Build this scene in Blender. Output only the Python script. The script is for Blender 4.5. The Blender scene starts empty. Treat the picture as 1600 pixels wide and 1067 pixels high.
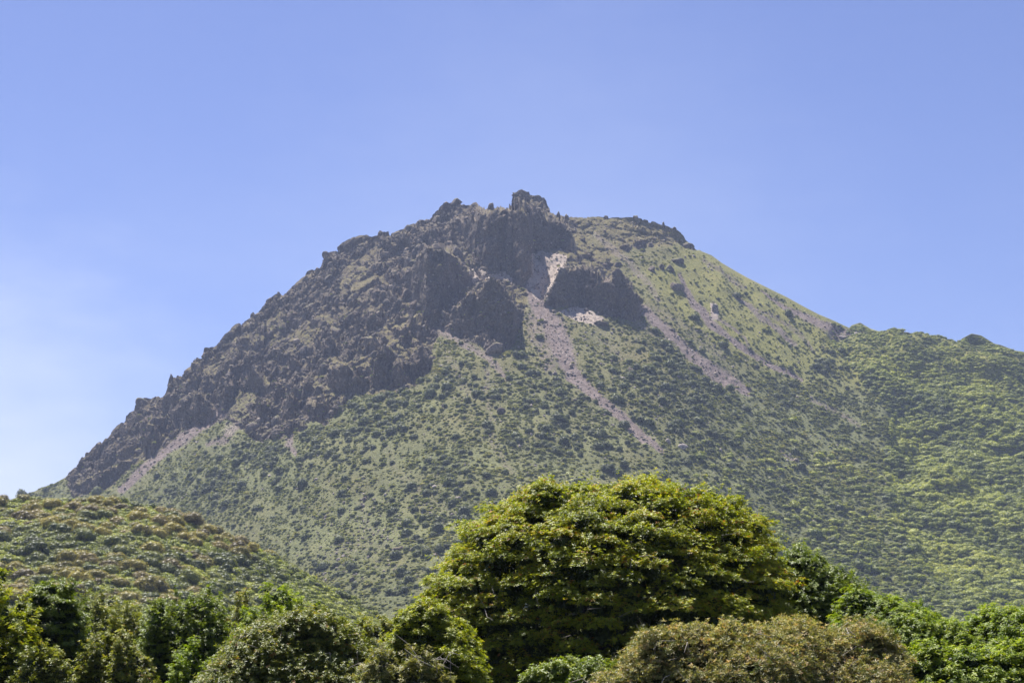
import bpy, math
import numpy as np
from math import radians, sin, cos, tan, atan, pi

SC = bpy.context.scene
COL = SC.collection

# ------------------------------------------------------------------ camera, sky, sun, exposure
FPX, CX, CY = 2666.667, 800.0, 533.5
PITCH = radians(11.169)
CAMZ = 1.7
cam_d = bpy.data.cameras.new("camera")
cam_d.lens = 60; cam_d.sensor_width = 36; cam_d.clip_start = 0.5; cam_d.clip_end = 20000
cam = bpy.data.objects.new("camera", cam_d); COL.objects.link(cam)
cam.location = (0, 0, CAMZ); cam.rotation_euler = (radians(90) + PITCH, 0, 0)
SC.camera = cam

SUN_EL, SUN_AZ = radians(64), radians(-27)      # azimuth from +Y (ahead), negative = towards the left
world = bpy.data.worlds.new("World"); SC.world = world; world.use_nodes = True
nt = world.node_tree; nt.nodes.clear()
N = nt.nodes.new; Lk = nt.links.new
sky = N("ShaderNodeTexSky"); sky.sky_type = 'NISHITA'; sky.sun_disc = False
sky.sun_elevation = SUN_EL; sky.sun_rotation = SUN_AZ
sky.altitude = 600; sky.air_density = 1.0; sky.dust_density = 0.6; sky.ozone_density = 4.0
# thin high veil of cloud: pale wisps low in the sky
tc = N("ShaderNodeTexCoord")
mp = N("ShaderNodeMapping"); mp.inputs['Scale'].default_value = (3.0, 3.0, 7.0)
nz = N("ShaderNodeTexNoise"); nz.inputs['Scale'].default_value = 1.1; nz.inputs['Detail'].default_value = 5; nz.inputs['Roughness'].default_value = 0.55
Lk(tc.outputs['Generated'], mp.inputs['Vector']); Lk(mp.outputs[0], nz.inputs['Vector'])
sep = N("ShaderNodeSeparateXYZ"); Lk(tc.outputs['Generated'], sep.inputs[0])
mrn = N("ShaderNodeMapRange"); mrn.inputs[1].default_value = .42; mrn.inputs[2].default_value = .75; mrn.interpolation_type = 'SMOOTHSTEP'
Lk(nz.outputs['Fac'], mrn.inputs[0])
mrz = N("ShaderNodeMapRange"); mrz.inputs[1].default_value = .34; mrz.inputs[2].default_value = .06; mrz.interpolation_type = 'SMOOTHSTEP'
Lk(sep.outputs['Z'], mrz.inputs[0])
mul = N("ShaderNodeMath"); mul.operation = 'MULTIPLY'; Lk(mrn.outputs[0], mul.inputs[0]); Lk(mrz.outputs[0], mul.inputs[1])
def bank(d, r0, r1, amt):
    v = N("ShaderNodeVectorMath"); v.operation = 'DISTANCE'; Lk(tc.outputs['Generated'], v.inputs[0]); n_ = math.sqrt(sum(q * q for q in d)); v.inputs[1].default_value = [q / n_ for q in d]
    n2 = N("ShaderNodeTexNoise"); n2.inputs['Scale'].default_value = 7; n2.inputs['Detail'].default_value = 5; Lk(mp.outputs[0], n2.inputs['Vector'])
    a2 = N("ShaderNodeMath"); a2.operation = 'MULTIPLY_ADD'; a2.inputs[1].default_value = .09; Lk(n2.outputs['Fac'], a2.inputs[0]); Lk(v.outputs['Value'], a2.inputs[2])
    m = N("ShaderNodeMapRange"); m.interpolation_type = 'SMOOTHSTEP'; Lk(a2.outputs[0], m.inputs[0])
    m.inputs[1].default_value = r0; m.inputs[2].default_value = r1; m.inputs[3].default_value = 0; m.inputs[4].default_value = amt
    return m.outputs[0]
def addn(a, b):
    x = N("ShaderNodeMath"); x.operation = 'ADD'; x.use_clamp = True; Lk(a, x.inputs[0]); Lk(b, x.inputs[1]); return x.outputs[0]
mul1 = N("ShaderNodeMath"); mul1.operation = 'MULTIPLY'; mul1.inputs[1].default_value = 0.35; Lk(mul.outputs[0], mul1.inputs[0])
veil = addn(addn(mul1.outputs[0], bank((-.36, 1, .08), .27, .05, .8)), bank((.03, 1, .26), .26, .04, .14))
mul2 = N("ShaderNodeMath"); mul2.operation = 'MULTIPLY'; mul2.inputs[1].default_value = 1.0; Lk(veil, mul2.inputs[0])
tint = N("ShaderNodeMix"); tint.data_type = 'RGBA'; tint.blend_type = 'MULTIPLY'; tint.inputs[0].default_value = 1.0
tint.inputs[7].default_value = (1.03, 0.925, 1.17, 1)          # white balance of the air
Lk(sky.outputs[0], tint.inputs[6])
mixc = N("ShaderNodeMix"); mixc.data_type = 'RGBA'
mixc.inputs[7].default_value = (7.2, 7.9, 9.6, 1)
Lk(mul2.outputs[0], mixc.inputs[0]); Lk(tint.outputs[2], mixc.inputs[6])
bg = N("ShaderNodeBackground"); bg.inputs['Strength'].default_value = 0.0505
out = N("ShaderNodeOutputWorld"); Lk(mixc.outputs[2], bg.inputs['Color']); Lk(bg.outputs[0], out.inputs['Surface'])

sun_d = bpy.data.lights.new("sun", 'SUN'); sun_d.energy = 5.0; sun_d.angle = radians(0.53); sun_d.color = (1.0, 0.96, 0.90)
sun = bpy.data.objects.new("sun", sun_d); COL.objects.link(sun)
from mathutils import Vector, Matrix, Euler
SUNV = Vector((sin(SUN_AZ) * cos(SUN_EL), cos(SUN_AZ) * cos(SUN_EL), sin(SUN_EL)))
sun.rotation_euler = SUNV.to_track_quat('Z', 'Y').to_euler()

SC.view_settings.view_transform = 'Standard'; SC.view_settings.look = 'None'
SC.view_settings.gamma = 1; SC.view_settings.use_curve_mapping = False
SC.view_settings.exposure = 1.15
SC.render.engine = 'CYCLES'
cy = SC.cycles
cy.max_bounces = 6; cy.diffuse_bounces = 2; cy.glossy_bounces = 2; cy.transmission_bounces = 3; cy.volume_bounces = 0; cy.transparent_max_bounces = 8
cy.use_denoising = True

# ------------------------------------------------------------------ numeric helpers
rng = np.random.default_rng(7)
def uv2ke(u, v):
    u = np.asarray(u, float); v = np.asarray(v, float)
    cx = (u - CX) / FPX; c = (CY - v) / FPX
    den = cos(PITCH) - c * sin(PITCH)
    return cx / den, (sin(PITCH) + c * cos(PITCH)) / den
def ke2uv(k, e):
    dz = e; c = (dz * cos(PITCH) - sin(PITCH)) / (cos(PITCH) + dz * sin(PITCH))
    den = cos(PITCH) - c * sin(PITCH)
    return CX + FPX * k * den, CY - FPX * c
def at(u, v, Y):
    k, e = uv2ke(u, v)
    return np.array([k * Y, Y + 0 * k, CAMZ + e * Y])
def sstep(a, b, x):
    t = np.clip((x - a) / (b - a), 0, 1); return t * t * (3 - 2 * t)
TAB = np.random.default_rng(3).random((64, 64, 64)).astype(np.float32)
def vn(x, y, z):
    xi = np.floor(x).astype(np.int64); yi = np.floor(y).astype(np.int64); zi = np.floor(z).astype(np.int64)
    fx = x - xi; fy = y - yi; fz = z - zi
    fx = fx * fx * (3 - 2 * fx); fy = fy * fy * (3 - 2 * fy); fz = fz * fz * (3 - 2 * fz)
    r = 0
    for dx in (0, 1):
        wx = fx if dx else 1 - fx
        for dy in (0, 1):
            wy = fy if dy else 1 - fy
            for dz in (0, 1):
                wz = fz if dz else 1 - fz
                r = r + wx * wy * wz * TAB[(xi + dx) & 63, (yi + dy) & 63, (zi + dz) & 63]
    return r * 2 - 1
def fbm(x, y, z, o=4, g=.5):
    s = 0; a = 1; t = 0
    for i in range(o):
        s = s + a * vn(x * 2 ** i + 17.3 * i, y * 2 ** i + 5.1 * i, z * 2 ** i + 9.7 * i); t += a; a *= g
    return s / t
def h3(a, b, c, s):
    n = (a * 73856093) ^ (b * 19349663) ^ (c * 83492791) ^ (s * 2654435761)
    n = (n ^ (n >> 13)) * 1274126177; n = n & 0x7fffffff; n = (n ^ (n >> 11)) * 668265263
    return ((n >> 3) & 0xfffff) / float(0xfffff)
def voro(p):            # nearest jittered cell: offset vector, cell hash values, edge distance
    ci = np.floor(p).astype(np.int64)
    best = np.full(len(p), 9e9); second = best.copy(); off = np.zeros_like(p); cell = np.zeros((len(p), 3), np.int64)
    for dx in (-1, 0, 1):
        for dy in (-1, 0, 1):
            for dz in (-1, 0, 1):
                c = ci + np.array([dx, dy, dz])
                q = c + np.stack([h3(c[:, 0], c[:, 1], c[:, 2], s) for s in (1, 2, 3)], 1)
                d = p - q; dd = (d * d).sum(1); m = dd < best
                second = np.where(m, best, np.minimum(second, dd))
                best = np.where(m, dd, best); off[m] = d[m]; cell[m] = c[m]
    r = np.stack([h3(cell[:, 0], cell[:, 1], cell[:, 2], s) for s in (5, 6, 7, 8)], 1)
    return off, r, np.sqrt(second) - np.sqrt(best)

def tag(o, label=None, cat=None, group=None, kind=None):
    if label: o['label'] = label
    if cat: o['category'] = cat
    if group: o['group'] = group
    if kind: o['kind'] = kind
    return o
def link(name, me, mat=None, parent=None, loc=(0, 0, 0)):
    o = bpy.data.objects.new(name, me); COL.objects.link(o); o.location = loc
    if mat and me and not me.materials: me.materials.append(mat)
    if parent: o.parent = parent
    return o
def mesh_np(name, V, F, mat=None, smooth=False, attrs=None):
    """V (n,3), F (m,k) faces of one size"""
    me = bpy.data.meshes.new(name); V = np.ascontiguousarray(V, np.float32); F = np.ascontiguousarray(F, np.int32)
    me.vertices.add(len(V)); me.vertices.foreach_set('co', V.ravel())
    k = F.shape[1]; me.loops.add(F.size); me.loops.foreach_set('vertex_index', F.ravel())
    me.polygons.add(len(F)); me.polygons.foreach_set('loop_start', np.arange(0, F.size, k, dtype=np.int32))
    me.update(calc_edges=True)
    if smooth: me.polygons.foreach_set('use_smooth', np.ones(len(F), bool))
    for an, av in (attrs or {}).items():
        av = np.asarray(av, np.float32)
        if av.ndim == 1:
            a = me.attributes.new(an, 'FLOAT', 'POINT'); a.data.foreach_set('value', av)
        elif av.shape[1] == 3:
            a = me.attributes.new(an, 'FLOAT_VECTOR', 'POINT'); a.data.foreach_set('vector', av.ravel())
        else:
            a = me.attributes.new(an, 'FLOAT_COLOR', 'POINT'); a.data.foreach_set('color', av.ravel())
    if mat: me.materials.append(mat)
    return me
def grid_faces(nr, nc):
    i = np.arange(nr * nc).reshape(nr, nc)
    return np.stack([i[:-1, :-1], i[1:, :-1], i[1:, 1:], i[:-1, 1:]], -1).reshape(-1, 4)

# ------------------------------------------------------------------ materials
def newmat(name):
    m = bpy.data.materials.new(name); m.use_nodes = True; m.node_tree.nodes.clear()
    return m, m.node_tree.nodes.new, m.node_tree.links.new
def ramp(N, pts):
    r = N("ShaderNodeValToRGB"); el = r.color_ramp.elements
    while len(el) < len(pts): el.new(0.5)
    for e, (p, c) in zip(el, pts): e.position = p; e.color = (*c, 1)
    return r
def leaf_mat(name, cols, transl=.35, rough=.42, spec=.5, objvar=0.0, noise=None, tcol=(1.25, 1.25, .5)):
    m, N, L = newmat(name)
    a = N("ShaderNodeAttribute"); a.attribute_name = 'tint'
    f = a.outputs['Fac']
    if objvar:
        oi = N("ShaderNodeObjectInfo"); mm = N("ShaderNodeMath"); mm.operation = 'MULTIPLY_ADD'
        mm.inputs[1].default_value = objvar; L(oi.outputs['Random'], mm.inputs[0]); L(f, mm.inputs[2])
        s = N("ShaderNodeMath"); s.operation = 'SUBTRACT'; s.inputs[1].default_value = objvar * .5; L(mm.outputs[0], s.inputs[0]); f = s.outputs[0]
    if noise:
        g = N("ShaderNodeNewGeometry"); n = N("ShaderNodeTexNoise"); n.inputs['Scale'].default_value = noise[0]; n.inputs['Detail'].default_value = 3
        L(g.outputs['Position'], n.inputs['Vector'])
        mm = N("ShaderNodeMath"); mm.operation = 'MULTIPLY_ADD'; mm.inputs[1].default_value = noise[1]; L(n.outputs['Fac'], mm.inputs[0]); L(f, mm.inputs[2])
        s = N("ShaderNodeMath"); s.operation = 'SUBTRACT'; s.inputs[1].default_value = noise[1] * .5; L(mm.outputs[0], s.inputs[0]); f = s.outputs[0]
    r = ramp(N, cols); L(f, r.inputs[0])
    p = N("ShaderNodeBsdfPrincipled"); L(r.outputs[0], p.inputs['Base Color']); p.inputs['Roughness'].default_value = rough
    p.inputs['Specular IOR Level'].default_value = spec
    t = N("ShaderNodeBsdfTranslucent"); mx = N("ShaderNodeMix"); mx.data_type = 'RGBA'; mx.blend_type = 'MULTIPLY'; mx.inputs[0].default_value = 1
    mx.inputs[7].default_value = (*tcol, 1); L(r.outputs[0], mx.inputs[6]); L(mx.outputs[2], t.inputs['Color'])
    ms = N("ShaderNodeMixShader"); ms.inputs[0].default_value = transl; L(p.outputs[0], ms.inputs[1]); L(t.outputs[0], ms.inputs[2])
    o = N("ShaderNodeOutputMaterial"); L(ms.outputs[0], o.inputs['Surface'])
    return m

def bark_mat():
    m, N, L = newmat("bark")
    n = N("ShaderNodeTexNoise"); n.inputs['Scale'].default_value = 8; n.inputs['Detail'].default_value = 6
    r = ramp(N, [(.3, (.05, .04, .03)), (.7, (.16, .13, .10))]); L(n.outputs['Fac'], r.inputs[0])
    b = N("ShaderNodeBump"); b.inputs['Distance'].default_value = .03; L(n.outputs['Fac'], b.inputs['Height'])
    p = N("ShaderNodeBsdfPrincipled"); p.inputs['Roughness'].default_value = .9; L(r.outputs[0], p.inputs['Base Color']); L(b.outputs[0], p.inputs['Normal'])
    o = N("ShaderNodeOutputMaterial"); L(p.outputs[0], o.inputs['Surface']); return m
BARK = bark_mat()
def twig_mat():
    m, N, L = newmat("dry_twig")
    oi = N("ShaderNodeTexNoise"); oi.inputs['Scale'].default_value = 3
    r = ramp(N, [(.3, (.20, .16, .13)), (.7, (.42, .38, .34))]); L(oi.outputs['Fac'], r.inputs[0])
    p = N("ShaderNodeBsdfPrincipled"); p.inputs['Roughness'].default_value = .8; L(r.outputs[0], p.inputs['Base Color'])
    o = N("ShaderNodeOutputMaterial"); L(p.outputs[0], o.inputs['Surface']); return m
TWIG = twig_mat()

def slope_mat():
    """volcano slope: attributes rock, scree, pale, lush (what grows or lies there)"""
    m, N, L = newmat("slope")
    g = N("ShaderNodeNewGeometry")
    def at_(n):
        a = N("ShaderNodeAttribute"); a.attribute_name = n; return a.outputs['Fac']
    def noise(s, d=4, rr=.6, vec=None):
        n = N("ShaderNodeTexNoise"); n.inputs['Scale'].default_value = s; n.inputs['Detail'].default_value = d; n.inputs['Roughness'].default_value = rr
        L(vec or g.outputs['Position'], n.inputs['Vector']); return n.outputs['Fac']
    def math(op, a, b=None, c=None):
        x = N("ShaderNodeMath"); x.operation = op
        for i, q in enumerate((a, b, c)):
            if q is None: continue
            if isinstance(q, (int, float)): x.inputs[i].default_value = q
            else: L(q, x.inputs[i])
        return x.outputs[0]
    def mix(f, a, b):
        x = N("ShaderNodeMix"); x.data_type = 'RGBA'
        if isinstance(f, (int, float)): x.inputs[0].default_value = f
        else: L(f, x.inputs[0])
        L(a, x.inputs[6]); L(b, x.inputs[7]); return x.outputs[2]
    def mr(x, a, b, c=0, d=1):
        q = N("ShaderNodeMapRange"); q.interpolation_type = 'SMOOTHSTEP'; L(x, q.inputs[0])
        for i, v in enumerate((a, b, c, d)): q.inputs[i + 1].default_value = v
        return q.outputs[0]
    def col(pts, f):
        r = ramp(N, pts); L(f, r.inputs[0]); return r.outputs[0]
    nf = noise(.35, 6, .7); nm = noise(.05, 5, .6); nb = noise(.012, 4); nvf = noise(1.1, 3, .7)
    rock = col([(.30, (.056, .043, .033)), (.48, (.115, .089, .066)), (.6, (.205, .157, .115)), (.74, (.38, .295, .225))], math('MULTIPLY_ADD', nf, .7, math('MULTIPLY', nm, .3)))
    screec = col([(.3, (.105, .080, .070)), (.5, (.195, .150, .132)), (.7, (.31, .245, .215))], math('MULTIPLY_ADD', nvf, .6, math('MULTIPLY', nm, .4)))
    palec = col([(.35, (.26, .20, .165)), (.55, (.45, .37, .30)), (.7, (.66, .58, .50))], math('MULTIPLY_ADD', nvf, .5, math('MULTIPLY', nf, .5)))
    dry = col([(.3, (.085, .075, .030)), (.5, (.155, .13, .048)), (.7, (.25, .195, .095))], math('MULTIPLY_ADD', nf, .5, math('MULTIPLY', nm, .5)))
    lushc = col([(.32, (.06, .068, .030)), (.5, (.145, .153, .06)), (.66, (.25, .25, .105))], math('MULTIPLY_ADD', nf, .7, math('MULTIPLY', nb, .3)))
    veg = mix(at_('lush'), dry, lushc)
    yel = col([(.34, (.10, .10, .032)), (.5, (.225, .22, .05)), (.66, (.32, .27, .08))], math('MULTIPLY_ADD', nf, .7, math('MULTIPLY', nb, .3)))
    veg = mix(math('MULTIPLY', at_('yellow_grass'), mr(math('ADD', nm, math('MULTIPLY', nb, .3)), .45, .7, .55, 1)), veg, yel)  # grass of a yellower colour on the upper right flank
    sp = N("ShaderNodeSeparateXYZ"); L(g.outputs['Normal'], sp.inputs[0])
    flat = mr(math('ADD', sp.outputs['Z'], math('MULTIPLY', math('SUBTRACT', nm, .5), .9)), .40, .68)
    rk = at_('rock')
    # on the lava only ledges that lie flat carry grass
    grow = math('MULTIPLY', flat, at_('grow'))
    cr = mix(grow, rock, veg)
    base = mix(mr(math('ADD', rk, math('MULTIPLY', math('SUBTRACT', nf, .5), .9)), .42, .58), veg, cr)
    base = mix(mr(math('ADD', at_('scree'), math('MULTIPLY', math('SUBTRACT', nf, .5), 1.5)), .34, .75), base, screec)
    base = mix(mr(math('ADD', at_('pale'), math('MULTIPLY', math('SUBTRACT', nf, .5), 1.0)), .42, .65), base, palec)
    b = N("ShaderNodeBump"); b.inputs['Strength'].default_value = .9; b.inputs['Distance'].default_value = 3.0
    L(math('MULTIPLY_ADD', nvf, .35, nf), b.inputs['Height'])
    p = N("ShaderNodeBsdfPrincipled"); p.inputs['Roughness'].default_value = .95; p.inputs['Specular IOR Level'].default_value = .15
    L(base, p.inputs['Base Color']); L(b.outputs[0], p.inputs['Normal'])
    o = N("ShaderNodeOutputMaterial"); L(p.outputs[0], o.inputs['Surface']); return m
SLOPE = slope_mat()

def rock_mat(name, c0, c1, c2, scale=.5, moss=0.0):
    m, N, L = newmat(name)
    g = N("ShaderNodeNewGeometry"); oi = N("ShaderNodeObjectInfo")
    n = N("ShaderNodeTexNoise"); n.inputs['Scale'].default_value = scale; n.inputs['Detail'].default_value = 7; n.inputs['Roughness'].default_value = .65
    L(g.outputs['Position'], n.inputs['Vector'])
    ad = N("ShaderNodeMath"); ad.operation = 'MULTIPLY_ADD'; ad.inputs[1].default_value = .25; L(oi.outputs['Random'], ad.inputs[0]); L(n.outputs['Fac'], ad.inputs[2])
    sb = N("ShaderNodeMath"); sb.operation = 'SUBTRACT'; sb.inputs[1].default_value = .125; L(ad.outputs[0], sb.inputs[0])
    r = ramp(N, [(.3, c0), (.52, c1), (.72, c2)]); L(sb.outputs[0], r.inputs[0]); c = r.outputs[0]
    if moss:
        sp = N("ShaderNodeSeparateXYZ"); L(g.outputs['Normal'], sp.inputs[0])
        a2 = N("ShaderNodeMath"); a2.operation = 'ADD'; L(sp.outputs['Z'], a2.inputs[0]); L(n.outputs['Fac'], a2.inputs[1])
        mr = N("ShaderNodeMapRange"); mr.inputs[1].default_value = 1.15; mr.inputs[2].default_value = 1.4; mr.inputs[4].default_value = moss; L(a2.outputs[0], mr.inputs[0])
        mx = N("ShaderNodeMix"); mx.data_type = 'RGBA'; L(mr.outputs[0], mx.inputs[0]); L(c, mx.inputs[6]); mx.inputs[7].default_value = (.13, .125, .04, 1); c = mx.outputs[2]
    b = N("ShaderNodeBump"); b.inputs['Distance'].default_value = 1.2; L(n.outputs['Fac'], b.inputs['Height'])
    p = N("ShaderNodeBsdfPrincipled"); p.inputs['Roughness'].default_value = .92; p.inputs['Specular IOR Level'].default_value = .2
    L(c, p.inputs['Base Color']); L(b.outputs[0], p.inputs['Normal'])
    o = N("ShaderNodeOutputMaterial"); L(p.outputs[0], o.inputs['Surface']); return m
LAVA = rock_mat("lava_rock", (.052, .042, .036), (.125, .100, .080), (.27, .21, .165), .3, .8)
RUB = rock_mat("rubble_rock", (.07, .056, .047), (.17, .135, .11), (.36, .29, .235), .25, .35)
PALE = rock_mat("pale_rock", (.12, .10, .09), (.28, .23, .20), (.48, .42, .37), .4)

def ground_mat(name, pts, s):
    m, N, L = newmat(name)
    g = N("ShaderNodeNewGeometry"); n = N("ShaderNodeTexNoise"); n.inputs['Scale'].default_value = s; n.inputs['Detail'].default_value = 8; n.inputs['Roughness'].default_value = .65
    L(g.outputs['Position'], n.inputs['Vector']); r = ramp(N, pts); L(n.outputs['Fac'], r.inputs[0])
    p = N("ShaderNodeBsdfPrincipled"); p.inputs['Roughness'].default_value = 1; L(r.outputs[0], p.inputs['Base Color'])
    b = N("ShaderNodeBump"); b.inputs['Distance'].default_value = .5; L(n.outputs['Fac'], b.inputs['Height']); L(b.outputs[0], p.inputs['Normal'])
    o = N("ShaderNodeOutputMaterial"); L(p.outputs[0], o.inputs['Surface']); return m

# ------------------------------------------------------------------ instancer for uncountable stuff
def stuff_instances(name, P, R, S, sources, mat_label, cat):
    me = mesh_np(name, P, np.zeros((0, 3), np.int32), attrs={'rot': R, 'scl': S, 'pick': rng.random(len(P))})
    o = link(name, me); tag(o, mat_label, cat, kind='stuff')
    ng = bpy.data.node_groups.new(name, 'GeometryNodeTree')
    ng.interface.new_socket('Geometry', in_out='INPUT', socket_type='NodeSocketGeometry')
    ng.interface.new_socket('Geometry', in_out='OUTPUT', socket_type='NodeSocketGeometry')
    N, L = ng.nodes.new, ng.links.new
    gi = N('NodeGroupInput'); go = N('NodeGroupOutput')
    iop = N('GeometryNodeInstanceOnPoints'); L(gi.outputs[0], iop.inputs['Points'])
    jn = N('GeometryNodeJoinGeometry')
    for s in sources:
        oi = N('GeometryNodeObjectInfo'); oi.inputs['Object'].default_value = s; oi.inputs['As Instance'].default_value = True
        L(oi.outputs['Geometry'], jn.inputs[0])
    L(jn.outputs[0], iop.inputs['Instance']); iop.inputs['Pick Instance'].default_value = True
    def na(n, t):
        x = N('GeometryNodeInputNamedAttribute'); x.data_type = t; x.inputs['Name'].default_value = n; return x.outputs[0]
    mm = N('ShaderNodeMath'); mm.operation = 'MULTIPLY'; mm.inputs[1].default_value = len(sources) - .001; L(na('pick', 'FLOAT'), mm.inputs[0])
    fl = N('ShaderNodeMath'); fl.operation = 'FLOOR'; L(mm.outputs[0], fl.inputs[0]); L(fl.outputs[0], iop.inputs['Instance Index'])
    L(na('rot', 'FLOAT_VECTOR'), iop.inputs['Rotation']); L(na('scl', 'FLOAT_VECTOR'), iop.inputs['Scale'])
    L(iop.outputs[0], go.inputs[0])
    md = o.modifiers.new('scatter', 'NODES'); md.node_group = ng
    return o

# ------------------------------------------------------------------ terrain
SIL = [(-420, 930), (-250, 880), (-100, 830), (0, 785), (49, 770), (66, 761), (83, 756), (101, 746), (119, 727), (134, 712), (147, 698), (162, 689), (182, 666), (196, 652), (210, 642), (211, 633), (223, 624), (230, 622), (253, 619), (258, 614), (262, 605), (267, 592), (284, 591), (287, 579), (300, 570), (318, 562), (319, 548), (324, 545), (329, 545), (342, 534), (349, 527), (362, 513), (367, 510), (392, 497), (395, 491), (403, 486), (415, 479), (417, 469), (423, 466), (434, 460), (443, 462), (456, 449), (466, 440), (478, 426), (487, 417), (497, 415), (506, 405), (508, 397), (514, 394), (529, 393), (530, 384), (537, 382), (551, 376), (572, 367), (587, 365), (600, 365), (615, 361), (630, 356), (634, 350), (646, 347), (652, 348), (668, 341), (681, 333), (697, 322), (702, 319), (708, 319), (713, 314), (721, 318), (728, 322), (744, 320), (749, 323), (759, 325), (782, 323), (799, 324), (801, 312), (802, 304), (806, 301), (814, 297), (819, 299), (825, 298), (834, 305), (849, 308), (853, 313), (859, 328), (866, 336), (877, 339), (888, 342), (904, 341), (934, 338), (945, 339), (959, 341), (979, 341), (998, 342), (1006, 344), (1026, 349), (1034, 353), (1042, 355), (1054, 359), (1067, 366), (1072, 373), (1087, 387), (1097, 393), (1112, 399), (1128, 411), (1150, 424), (1168, 434), (1204, 452), (1229, 464), (1254, 478), (1279, 491), (1301, 500), (1327, 512), (1331, 508), (1344, 504), (1359, 513), (1371, 517), (1385, 518), (1402, 520), (1417, 528), (1442, 529), (1468, 528), (1480, 531), (1494, 537), (1503, 529), (1518, 521), (1533, 524), (1554, 537), (1564, 539), (1579, 545), (1600, 552), (1700, 592), (1850, 650), (2020, 720)]
HILL = [(-420, 800), (-200, 785), (-60, 777), (0, 775), (60, 771), (130, 772), (190, 775), (230, 782), (270, 797), (310, 815), (350, 832), (400, 850), (450, 872), (500, 898), (550, 925), (600, 955), (660, 990), (720, 1030), (780, 1059)]

def smooth1(x, n):
    k = np.exp(-.5 * (np.arange(-3 * n, 3 * n + 1) / n) ** 2); k /= k.sum()
    return np.convolve(np.pad(x, 3 * n, mode='edge'), k, 'valid')

class Slope:
    def __init__(s, sil, Yc, Dfun, power, ncol, nrow, u0, u1, smooth_n, elow=.028, back=700, crestshift=None):
        k0 = uv2ke(u0, 600)[0]; k1 = uv2ke(u1, 600)[0]
        s.k = np.linspace(k0, k1, ncol)
        sk, se = uv2ke(*np.array(sil, float).T)
        o = np.argsort(sk); ec = np.interp(s.k, sk[o], se[o])
        s.ec = ec; s.es = smooth1(ec, smooth_n); s.Yc = Yc
        P = s.es * Yc + CAMZ; P = np.maximum(P, 3); D = Dfun(P)
        t = np.linspace(0, 1, 400)
        nmain = int(nrow * .93)
        E = np.zeros((nrow, ncol)); s.tabE = []; s.tabY = []
        for c in range(ncol):
            Y = Yc - D[c] * t; Z = P[c] * (1 - t) ** power - 2.0 * t
            e = (Z - CAMZ) / Y; s.tabE.append(e[::-1]); s.tabY.append(Y[::-1])
            lo = min(elow, ec[c] * .6)
            E[:nmain, c] = np.linspace(ec[c], lo, nmain); E[nmain:, c] = np.linspace(lo, e[-1], nrow - nmain + 1)[1:]
        s.E = E; s.K = np.broadcast_to(s.k, E.shape)
        s.U, s.V = ke2uv(s.K, E)
        s.Y0 = np.stack([s.depth(c, E[:, c]) for c in range(ncol)], 1)
        s.back = back
    def depth(s, c, e):
        y = np.interp(e, s.tabE[c], s.tabY[c]); over = np.maximum(e - s.es[c], 0)
        return y + over * s.Yc * .45
    def depth_uv(s, u, v):          # vectorised lookup on base surface
        k, e = uv2ke(u, v); c = np.clip(np.round((k - s.k[0]) / (s.k[1] - s.k[0])).astype(int), 0, len(s.k) - 1)
        return np.array([s.depth(ci, ei) for ci, ei in zip(np.atleast_1d(c), np.atleast_1d(e))])
    def pos(s, Y): return np.stack([s.K * Y, Y, CAMZ + s.E * Y], -1)

def poly_mask(U, V, pts, soft=6.0):
    """soft inside mask of a closed outline (signed distance)"""
    pts = np.array(pts, float); n = len(pts); ins = np.zeros(U.shape, bool); d2 = np.full(U.shape, 1e9)
    x0, y0 = pts.min(0) - 3 * soft; x1, y1 = pts.max(0) + 3 * soft
    sel = (U > x0) & (U < x1) & (V > y0) & (V < y1); u = U[sel]; v = V[sel]; i_ = np.zeros(u.shape, bool); dd = np.full(u.shape, 1e9)
    for i in range(n):
        ax, ay = pts[i]; bx, by = pts[(i + 1) % n]
        cnd = ((ay > v) != (by > v)); xx = ax + (v - ay) * (bx - ax) / (by - ay + 1e-9); i_ ^= cnd & (u < xx)
        t = np.clip(((u - ax) * (bx - ax) + (v - ay) * (by - ay)) / ((bx - ax) ** 2 + (by - ay) ** 2 + 1e-9), 0, 1)
        dd = np.minimum(dd, (u - ax - t * (bx - ax)) ** 2 + (v - ay - t * (by - ay)) ** 2)
    sd = np.sqrt(dd) * np.where(i_, 1, -1); out = np.zeros(U.shape); out[sel] = sstep(-soft, soft, sd); return out
def line_mask(U, V, pts, soft=.5):
    """pts: (u, v, halfwidth)"""
    best = np.zeros(U.shape)
    for (ax, ay, aw), (bx, by, bw) in zip(pts[:-1], pts[1:]):
        w = max(aw, bw) * (1 + soft) + 2
        sel = (U > min(ax, bx) - w) & (U < max(ax, bx) + w) & (V > min(ay, by) - w) & (V < max(ay, by) + w)
        u = U[sel]; v = V[sel]
        t = np.clip(((u - ax) * (bx - ax) + (v - ay) * (by - ay)) / ((bx - ax) ** 2 + (by - ay) ** 2), 0, 1)
        d = np.hypot(u - ax - t * (bx - ax), v - ay - t * (by - ay)); ww = aw + t * (bw - aw)
        best[sel] = np.maximum(best[sel], 1 - sstep(ww * (1 - soft), ww * (1 + soft), d))
    return best

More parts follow.
